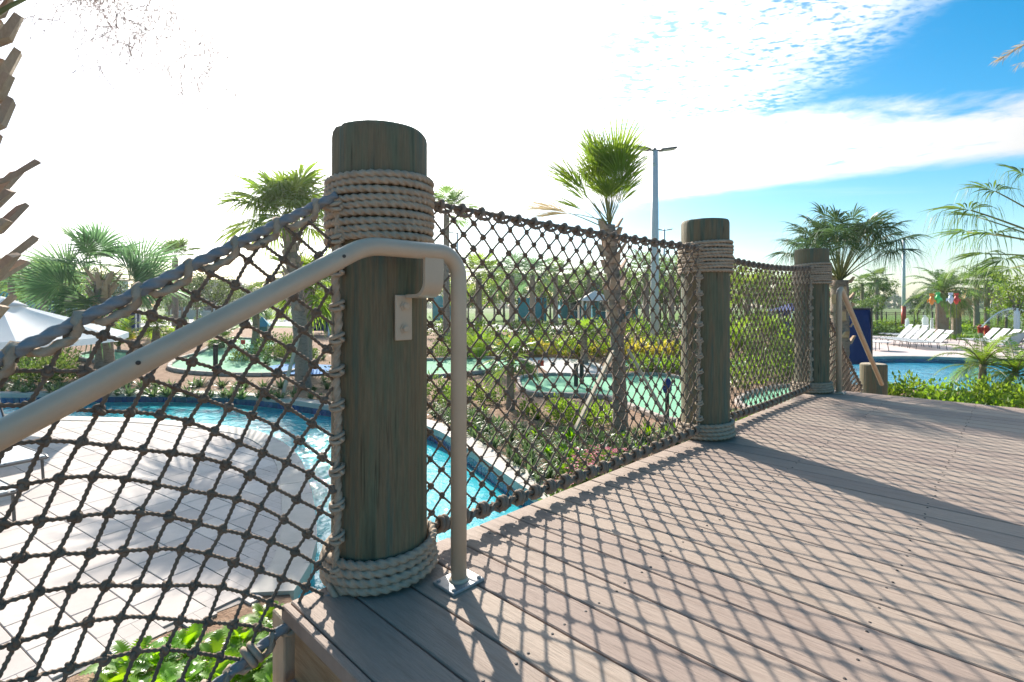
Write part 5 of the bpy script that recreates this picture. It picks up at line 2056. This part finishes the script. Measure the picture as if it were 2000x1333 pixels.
# ------------------------------------------------------------------ loungers
def lounger_proto(sling='sling'):
    root = thing('sun_lounger', '', 'lounger', (0, 0, 0), 0, 'sun loungers with white slings')
    L, W, H = 1.25, .62, .36
    ang_ = R(48)
    BL = .82
    hinge = Vector((0, 0, H))
    bt = Vector((BL * math.cos(ang_), 0, H + BL * math.sin(ang_)))
    fr = MB()
    for y in (-W / 2, W / 2):
        fr.tube([(-L, y, H - .02), (-L + .05, y, H), (.28, y, H)], .016, 6)
    fr.tube([(-L, -W / 2, H - .02), (-L, W / 2, H - .02)], .016, 6)
    fr.tube([(.28, -W / 2, H), (.28, W / 2, H)], .016, 6)
    obj('seat_frame', fr, MT['frame'], root)
    bf = MB()
    for y in (-W / 2, W / 2):
        bf.tube([(0, y, H), (bt.x, y, bt.z)], .016, 6)
    bf.tube([(bt.x, -W / 2, bt.z), (bt.x, W / 2, bt.z)], .016, 6)
    obj('back_frame', bf, MT['frame'], root)
    st = MB()
    for y in (-W / 2 + .04, W / 2 - .04):
        st.tube([(bt.x * .62, y, H + BL * .62 * math.sin(ang_)), (.26, y, H - .01)], .010, 5)
    obj('back_prop', st, MT['frame'], root)
    sm = MB().box((-L / 2, 0, H + .004), (L - .03, W - .03, .008))
    obj('seat_sling', sm, MT[sling], root)
    q = Matrix.Rotation(-ang_, 3, 'Y')
    c = (hinge + bt) / 2 + q @ Vector((0, 0, .006))
    obj('back_sling', MB().box(c, (BL - .02, W - .03, .008), q), MT[sling], root)
    for x, y in ((-L + .18, -W / 2), (-L + .18, W / 2), (.18, -W / 2), (.18, W / 2)):
        obj('leg', MB().tube([(x, y, H), (x + (-.06 if x < 0 else .06), y, 0)], .016, 6), MT['frame'], root)
    return root


lp = lounger_proto()
head = R(-14)
rowd = Vector((-math.sin(head), math.cos(head), 0))
spots = []
for st_, n_, gap, w in ((at(1832, 26.6), 6, .82, 'front'), (at(1790, 33.0), 3, .95, 'rear'), (at(1986, 26.9), 4, .85, 'right')):
    for i in range(n_):
        q = st_ + rowd * gap * i
        spots.append((q.x, q.y, w, i))
lab_l = {'front': 'white sling lounger in the close row left of the date palm',
         'rear': 'white sling lounger behind the close row near the striped lamp post',
         'right': 'white sling lounger in the group of four at the right edge'}
grp_l = {'front': 'close row of loungers', 'rear': 'loungers behind the close row', 'right': 'four loungers at the right edge'}
for i, (x_, y_, w, k_) in enumerate(spots):
    o = lp if i == 0 else copy_tree(lp)
    p = Vector((x_, y_, 0))
    o.location = (p.x, p.y, .012)
    o.rotation_euler.z = head + random.uniform(-.05, .05)
    o['label'] = lab_l[w] + ', ' + ('nearest' if k_ == 0 else ordinal(k_) + ' nearest')
    o['group'] = grp_l[w]
for px, py, rz, lab in ((-40, 930, 2.6, 'white sling lounger on the near paving under the handrail, the farther of two'), (-120, 1000, 2.6, 'white sling lounger cut by the left edge of the photo, the nearer of two')):
    o = copy_tree(lp)
    p = g0(px, py)
    o.location = (p.x, p.y, .012)
    o.rotation_euler.z = rz
    o['label'] = lab
    o['group'] = 'loungers on the near paving'
# the chair turned away at the right edge
ch = lounger_proto('sling_blue')
p = at(1974, 24.6)
ch.location = (p.x, p.y, .012)
ch.rotation_euler.z = R(-95)
ch['label'] = 'grey-blue lounger seen from behind its back, nearest of the right-hand loungers'
ch['group'] = 'right-hand loungers'
# low table
p = at(1714, 26.0)
tb = thing('side_table', 'low white round table left of the lounger row by the pool', 'table', (p.x, p.y, .012))
obj('table_top', MB().lathe([(.55, .42), (.56, .44), (.55, .46)], 24), MT['whitepaint'], tb)
for k in range(4):
    a = math.pi / 4 + k * math.pi / 2
    obj('leg', MB().tube([(math.cos(a) * .4, math.sin(a) * .4, .42), (math.cos(a) * .46, math.sin(a) * .46, 0)], .018, 6), MT['frame'], tb)

# stub post beyond the far stairs
p = at(1706, 7.4, z=0)
sb = thing('stub_post', 'short flat-topped round timber post beyond the far handrail', 'post', (p.x, p.y, 0))
zt = EYE + (597 - 711) / FPX * 7.4
obj('post_shaft', MB().lathe([(.165, -.2), (.165, zt - .015), (.155, zt)], 28), MT['post'], sb)
obj('cut_top', MB().lathe([(.15, zt), (.14, zt + .004), (.01, zt + .005)], 28), MT['beam'], sb)


# ------------------------------------------------------------------ lamp posts
def lamp(label, px, depth, top_py, r0, heads=2, head=.62, base_py=None, red=False, yaw=0.0):
    b = gp(px, base_py) if base_py else at(px, depth)
    depth = b.y
    H = EYE + (597 - top_py) / FPX * depth - b.z
    root = thing('lamp_post', label, 'lamp post', b, yaw, 'tall lamp posts round the golf course and pool')
    m = 'galv'
    obj('pole', MB().tube([(0, 0, -.1), (0, 0, H * .5), (0, 0, H - .1)], [r0, r0 * .88, r0 * .7], 14), MT[m], root, smooth=True)
    obj('base_collar', MB().lathe([(r0 * 1.9, 0), (r0 * 1.9, .05), (r0 * 1.2, .12)], 14), MT[m], root)
    if red:
        obj('red_sleeve', MB().tube([(0, 0, .12), (0, 0, H * .24)], r0 * 1.12, 14), MT['redpaint'], root, smooth=True)
    obj('crossbar', MB().tube([(-.22 if heads == 2 else -.02, 0, H - .06), (.22, 0, H - .06)], .035, 8), MT['frame'], root)
    obj('pole_cap', MB().lathe([(.06, H - .12), (.06, H), (.04, H + .03)], 10), MT['frame'], root)
    for s in ((1, -1) if heads == 2 else (1,)):
        q = Matrix.Rotation(-.16 * s, 3, 'Y')
        c = Vector((s * (.2 + head / 2), 0, H))
        hd = obj('lamp_head', MB().box(c, (head, head * .52, .07), q, bev=.03), MT['frame'], root)
        obj('lens', MB().box(c + q @ Vector((s * .02, 0, -.037)), (head * .72, head * .4, .012), q), MT['lens'], hd)
    return root


lamp('tall grey twin-headed lamp post right of the bright palm', 1279, 21, 291, .175, head=.70, yaw=.12)
lamp('distant twin-headed lamp showing just right of the tall lamp', 1297, 50, 449, .13, head=.6)
lamp('distant twin-headed lamp seen through the net right of the handrail', 893, 52, 455, .13, head=.6)
lamp('grey lamp post with a red lower end on the terrace behind the loungers', 1765, 60, 467, .19, heads=1, head=1.0, base_py=640, red=True)

# ------------------------------------------------------------------ golf course pieces
for px, py, h, lab in ((1125, 757, .62, 'dark short square post on the near putting green, the left of a pair'), (1136, 752, .66, 'dark short square post on the near putting green, the right of a pair'),
                       (421, 735, .95, 'dark slim post standing at the edge of the far putting green')):
    b = gp(px, py)
    r_ = thing('marker_post', lab, 'post', b)
    obj('post_shaft', MB().box((0, 0, h / 2), (.11, .11, h), bev=.01), MT['black'], r_)
    obj('post_cap', MB().box((0, 0, h + .015), (.13, .13, .03), bev=.008), MT['black'], r_)
b = gp(1303, 830)
bw = thing('ball_washer', 'navy ball washer on a dark post at the right end of the near putting green', 'ball washer', b)
obj('post_shaft', MB().tube([(0, 0, 0), (0, 0, .62)], .04, 10), MT['black'], bw)
obj('housing', MB().lathe([(.06, .60), (.085, .66), (.085, .80), (.05, .86), (.02, .88)], 14), MT['navy'], bw, smooth=True)
obj('crank', MB().tube([(.08, 0, .74), (.14, 0, .74), (.14, 0, .84)], .014, 6), MT['galv'], bw)
obj('base_plate', MB().lathe([(.12, 0), (.12, .02), (.05, .04)], 12), MT['black'], bw)
for px, dp, lab in ((655, 20, 'red golf cup marker left of the corner post'),):
    pass
for px, py in ((1050, 757), (470, 705), (905, 716)):
    b = gp(px, py)
    fl = thing('hole_flag', {1050: 'small flag stick on the left part of the near putting green', 470: 'small flag stick on the far putting green under the handrail', 905: 'small flag stick on the green strip right of the handrail post'}[px], 'flag', b)
    obj('stick', MB().tube([(0, 0, 0), (0, 0, .75)], .009, 6), MT['whitepaint'], fl)
    obj('pennant', MB().prism([(.0, -.002), (.17, -.003), (.0, .004)], .58, .74), MT['redpaint'], fl)


# ------------------------------------------------------------------ navy fabric pieces
def navy_panel(label, px, dp, top_py, wpx, bot_py):
    p = at(px, dp)
    z1 = EYE + (597 - top_py) / FPX * dp
    z0 = EYE + (597 - bot_py) / FPX * dp
    w = wpx / FPX * dp
    r_ = thing('canvas_screen', label, 'canvas screen', (p.x, p.y, p.z), -.45)
    z0 -= p.z
    z1 -= p.z
    vs_, fs = [], []
    mb = MB()
    for i in range(9):
        for j in range(9):
            x = (i / 8 - .5) * w
            z = z0 + (z1 - z0) * j / 8
            yv = .03 * math.sin(i * 1.3 + j * .4) + .02 * math.sin(j)
            vs_.append((x, yv, z))
    for i in range(8):
        for j in range(8):
            o = i * 9 + j
            fs.append((o, o + 9, o + 10, o + 1))
    mb.add(vs_, fs)
    pn = obj('canvas', mb, MT['navy'], r_, smooth=True)
    sol = pn.modifiers.new('thick', 'SOLIDIFY')
    sol.thickness = .012
    for s in (-1, 1):
        obj('pole', MB().tube([(s * (w / 2 + .02), 0, 0), (s * (w / 2 + .02), 0, z1 + .05)], .022, 8), MT['frame'], r_)
    obj('top_bar', MB().tube([(-w / 2 - .02, 0, z1 + .02), (w / 2 + .02, 0, z1 + .02)], .02, 8), MT['frame'], r_)


navy_panel('tall navy canvas screen behind the far handrail', 1673, 13.2, 605, 46, 712)


def cabana(label, px, dp, w, h, d_, m='navy'):
    p = at(px, dp)
    r_ = thing('cabana', label, 'cabana', p, .3)
    for x in (-w / 2, w / 2):
        for y in (-d_ / 2, d_ / 2):
            obj('pole', MB().box((x, y, h / 2), (.06, .06, h)), MT['whitepaint'], r_)
    obj('canopy', MB().add([(-w / 2 - .1, -d_ / 2 - .1, h), (w / 2 + .1, -d_ / 2 - .1, h), (w / 2 + .1, d_ / 2 + .1, h), (-w / 2 - .1, d_ / 2 + .1, h), (0, 0, h + .45)],
                           [(0, 1, 4), (1, 2, 4), (2, 3, 4), (3, 0, 4), (3, 2, 1, 0)]), MT[m], r_)
    obj('back_panel', MB().box((0, d_ / 2, h / 2 + .1), (w - .08, .03, h - .2)), MT[m], r_)
    obj('side_panel', MB().box((-w / 2, 0, h / 2 + .1), (.03, d_ - .08, h - .2)), MT[m], r_)


cabana('navy cabana left of the corner post behind the braced palm', 622, 26, 1.0, 1.0, 1.2)
cabana('small navy cabana behind the yellow-green palm near the umbrella', 258, 26, .5, 1.15, .5)
cabana('teal-topped cabana under the handrail behind the greens', 512, 24, .6, .55, .6, 'teal')
cabana('navy cabana behind the net just before the last post', 1545, 30, 1.6, 1.6, 1.6)


def windscreen(label, px0, px1, dp, top_py, bot_py):
    a, b = at(px0, dp), at(px1, dp)
    z1 = EYE + (597 - top_py) / FPX * dp
    r_ = thing('windscreen_fence', label, 'fence', a)
    n = max(2, int((b - a).length / 1.2))
    for i in range(n):
        x0, x1 = (b - a).x * i / n, (b - a).x * (i + 1) / n
        obj('fabric_panel', MB().box(((x0 + x1) / 2, 0, (z1 - a.z) / 2 + .05), (x1 - x0 - .05, .02, z1 - a.z - .1)), MT['teal'], r_)
        obj('fence_post', MB().box((x0, 0, (z1 - a.z) / 2), (.05, .05, z1 - a.z + .05)), MT['black'], r_)


windscreen('teal fabric fence seen left of the handrail post', 845, 905, 48, 578, 600)
windscreen('teal fabric fence in front of the palms behind the net', 1012, 1068, 46, 582, 602)


# ------------------------------------------------------------------ houses
def house(label, px, dp, w, d_, h, roof_h, wm, rm, yaw=0.0, wins=3):
    p = at(px, dp)
    r_ = thing('house', label, 'house', p, yaw)
    obj('wall', MB().box((0, 0, h / 2 - .2), (w, d_, h + .4)), MT[wm], r_)
    e = .45
    obj('roof', MB().add([(-w / 2 - e, -d_ / 2 - e, h), (w / 2 + e, -d_ / 2 - e, h), (w / 2 + e, d_ / 2 + e, h), (-w / 2 - e, d_ / 2 + e, h), (-w / 2 + d_ / 2, 0, h + roof_h), (w / 2 - d_ / 2, 0, h + roof_h)],
                         [(0, 1, 5, 4), (1, 2, 5), (2, 3, 4, 5), (3, 0, 4), (3, 2, 1, 0)]), MT[rm], r_)
    fl = max(1, int(h // 2.8))
    for f in range(fl):
        for i in range(wins):
            x = (i + .5) / wins * w - w / 2
            z = 1.5 + f * 2.8
            wn = obj('window', MB().box((x, -d_ / 2 - .01, z), (1.15, .06, 1.35)), MT['whitepaint'], r_)
            obj('pane', MB().box((x, -d_ / 2 - .035, z), (.98, .05, 1.18)), MT['window'], wn)


house('low house with a brown hip roof and cream walls behind the sloping net', 432, 62, 9.5, 6, 2.7, 1.9, 'stucco', 'roof', .1)
house('blue-grey two-storey house at the far left behind the trees', 30, 80, 10, 7, 5.6, 1.4, 'stucco_blue', 'roof', .15)
house('blue-grey house behind the broad fan palm', 165, 84, 9, 7, 5.6, 1.4, 'stucco_blue', 'roof', -.1)
house('teal building behind the bright palm', 1190, 58, 5, 4.5, 3.4, 1.4, 'stucco_teal', 'roof', .1, 2)
house('small teal building left of the gazebo behind the palms', 1118, 62, 3.2, 4, 2.2, 1.0, 'stucco_teal', 'roof', 0, 1)
p = at(1162, 38)
gz_ = thing('gazebo', 'gazebo with a pale pyramid roof left of the bright palm trunk', 'gazebo', p)
h = EYE + (597 - 588) / FPX * 38 - p.z
obj('roof', MB().add([(-1.25, -1.25, h), (1.25, -1.25, h), (1.25, 1.25, h), (-1.25, 1.25, h), (0, 0, h + .75)], [(0, 1, 4), (1, 2, 4), (2, 3, 4), (3, 0, 4), (3, 2, 1, 0)]), MT['roof_pale'], gz_)
for x in (-1.05, 1.05):
    for y in (-1.05, 1.05):
        obj('post', MB().box((x, y, h / 2), (.12, .12, h)), MT['stucco'], gz_)

# ------------------------------------------------------------------ black railing fence at the far lawn
A, B = at(1640, 54), at(2040, 54)
fc = thing('railing_fence', 'black metal railing fence along the far lawn', 'fence', (A.x, A.y, 0))
L = (B - A).length
n = 22
for i in range(n + 1):
    obj('fence_post', MB().box((L * i / n, 0, .8), (.07, .07, 1.6)), MT['black'], fc)
for z in (.2, 1.35, 1.5):
    obj('rail', MB().box((L / 2, 0, z), (L, .03, .04)), MT['black'], fc)
pk = MB()
for i in range(int(L / .14)):
    pk.box((i * .14, 0, .78), (.016, .016, 1.2))
o = obj('pickets', pk, MT['black'], fc)
o['kind'] = 'stuff'

# ------------------------------------------------------------------ splash pad: fish on poles, jets, hydrants
for px, py, m, lab in ((1820, 587, 'orange', 'orange fish figure on a pole left of the date palm'), (1832, 584, 'lime', 'green fish figure on a pole left of the date palm'),
                       (1857, 585, 'silver', 'silver-white fish figure on a pole right of the date palm'), (1868, 586, 'redpaint', 'red fish figure on a pole right of the date palm')):
    p = at(px, 33)
    zc_ = EYE + (597 - py) / FPX * 33
    r_ = thing('fish_figure', lab, 'fish figure', (p.x, p.y, 0))
    obj('pole', MB().tube([(0, 0, 0), (0, 0, zc_ - .2)], .02, 8), MT['frame'], r_)
    obj('body', MB().lathe([(.02, zc_ - .30), (.10, zc_ - .2), (.14, zc_ - .02), (.11, zc_ + .16), (.03, zc_ + .28)], 14), MT[m], r_, smooth=True)
    obj('tail_fin', MB().prism([(-.02, -.012), (-.14, -.012), (-.14, .012), (.14, .012), (.14, -.012)], zc_ + .26, zc_ + .42), MT[m], r_)
    for s in (-1, 1):
        obj('side_fin', MB().add([(s * .14, 0, zc_ - .05), (s * .30, .02, zc_ - .16), (s * .28, .02, zc_ + .05), (s * .14, .02, zc_ + .08)], [(0, 1, 2, 3)]), MT[m], r_)
for px, py, h, lab in ((1915, 645, .95, 'red and white water hydrant figure left of the four loungers'), (1927, 645, .9, 'plain red standpipe beside the water hydrant figure')):
    b = g0(px, 662)
    r_ = thing('water_hydrant', lab, 'hydrant', (b.x, b.y, 0))
    obj('body', MB().lathe([(.2, 0), (.2, .06), (.14, .1), (.14, h * .7), (.19, h * .74), (.15, h * .9), (.04, h)], 14), MT['redpaint'], r_, smooth=True)
    if 'white' in lab:
        obj('white_band', MB().lathe([(.145, .1), (.15, .12), (.15, h * .35), (.145, h * .37)], 14), MT['whitepaint'], r_)
        obj('nozzle', MB().tube([(.1, 0, h * .6), (.26, 0, h * .66)], .06, 8), MT['redpaint'], r_)


def jet(label, px, py_base, py_top, dp, w=.16):
    p = at(px, dp, z=0)
    h = EYE + (597 - py_top) / FPX * dp
    rs_ = random.Random(px)
    r_ = thing('water_jet', label, 'water jet', (p.x, p.y, 0), 0, 'water jets of the splash pad')
    core = []
    for i in range(16):
        u = i / 15
        core.append((rs_.uniform(-.012, .012), rs_.uniform(-.012, .012), h * u))
    obj('water_column', MB().tube(core, [w * (.25 + .35 * math.sin(u * 2.6) * rs_.uniform(.8, 1.2)) * (1 if u < .9 else .4) for u in np.linspace(.05, 1, 16)], 8), MT['jet'], r_, smooth=True)
    dr = MB()
    for i in range(220):
        u = rs_.random() ** .7
        a = rs_.uniform(0, 6.28)
        q = w * rs_.uniform(.2, 1.0) * (1.25 - u * .7)
        c = Vector((q * math.cos(a), q * math.sin(a), h * u))
        s = rs_.uniform(.008, .022)
        dr.add([c + Vector((s, 0, 0)), c + Vector((-s * .5, s * .8, 0)), c + Vector((-s * .5, -s * .8, 0)), c + Vector((0, 0, s * 1.4)), c - Vector((0, 0, s * 1.4))],
               [(0, 1, 3), (1, 2, 3), (2, 0, 3), (1, 0, 4), (2, 1, 4), (0, 2, 4)])
    o_ = obj('droplets', dr, MT['jet'], r_)
    o_['kind'] = 'stuff'


jet('white water jet behind the close row of loungers, left of the others', 1772, 0, 622, 38, .22)
jet('tallest white water jet behind the close row of loungers', 1807, 0, 616, 38, .34)
jet('thin white water jet between the tallest jet and the date palm', 1820, 0, 622, 38, .16)
jet('tall water jet behind the four loungers near the right edge', 1986, 0, 602, 33, .26)
b = at(1916, 34, z=0)
aj = thing('water_arc', 'arching water stream from the hydrant towards the right edge', 'water jet', (b.x, b.y, 0))
pts = []
for i in range(24):
    u = i / 23
    pts.append((.05 + 2.9 * u, .2 * u, .85 + 1.5 * (u * 1.35) * (2 - u * 1.35) * .78))
obj('water_stream', MB().tube(pts, [.03 + .05 * u for u in np.linspace(0, 1, 24)], 7), MT['jet'], aj, smooth=True)
dr = MB()
rs = random.Random(4)
for i in range(420):
    u = rs.random() ** .6
    a = pts[min(23, int(u * 23))]
    c = Vector(a) + Vector((rs.gauss(0, .05), rs.gauss(0, .05), rs.gauss(-.12 * u, .10 * u + .02) - u * u * rs.random() * 1.0))
    s = rs.uniform(.008, .02)
    dr.add([c + Vector((s, 0, 0)), c + Vector((-s * .5, s * .8, 0)), c + Vector((-s * .5, -s * .8, 0)), c + Vector((0, 0, s * 1.4)), c - Vector((0, 0, s * 1.4))],
           [(0, 1, 3), (1, 2, 3), (2, 0, 3), (1, 0, 4), (2, 1, 4), (0, 2, 4)])
o = obj('droplets', dr, MT['jet'], aj)
o['kind'] = 'stuff'

# ------------------------------------------------------------------ the air
hb = MB().box((0, 0, 0), (1320, 800, 30))
hz_o = link('haze', hb.mesh('haze', bpy.data.materials.new('hazy_air'), smooth=False), None, (0, 262, 13.4))
hz_o['kind'] = 'stuff'
hm = hz_o.data.materials[0]
hm.use_nodes = True
ht = NT(hm.node_tree)
ht.n.remove(ht.n['Principled BSDF'])
pv = ht.new('ShaderNodeVolumePrincipled')
pv.inputs['Color'].default_value = (.93, .96, 1.0, 1)
pv.inputs['Density'].default_value = 0.00045
pv.inputs['Anisotropy'].default_value = 0.75
ht.l.new(pv.outputs[0], ht.n['Material Output'].inputs['Volume'])
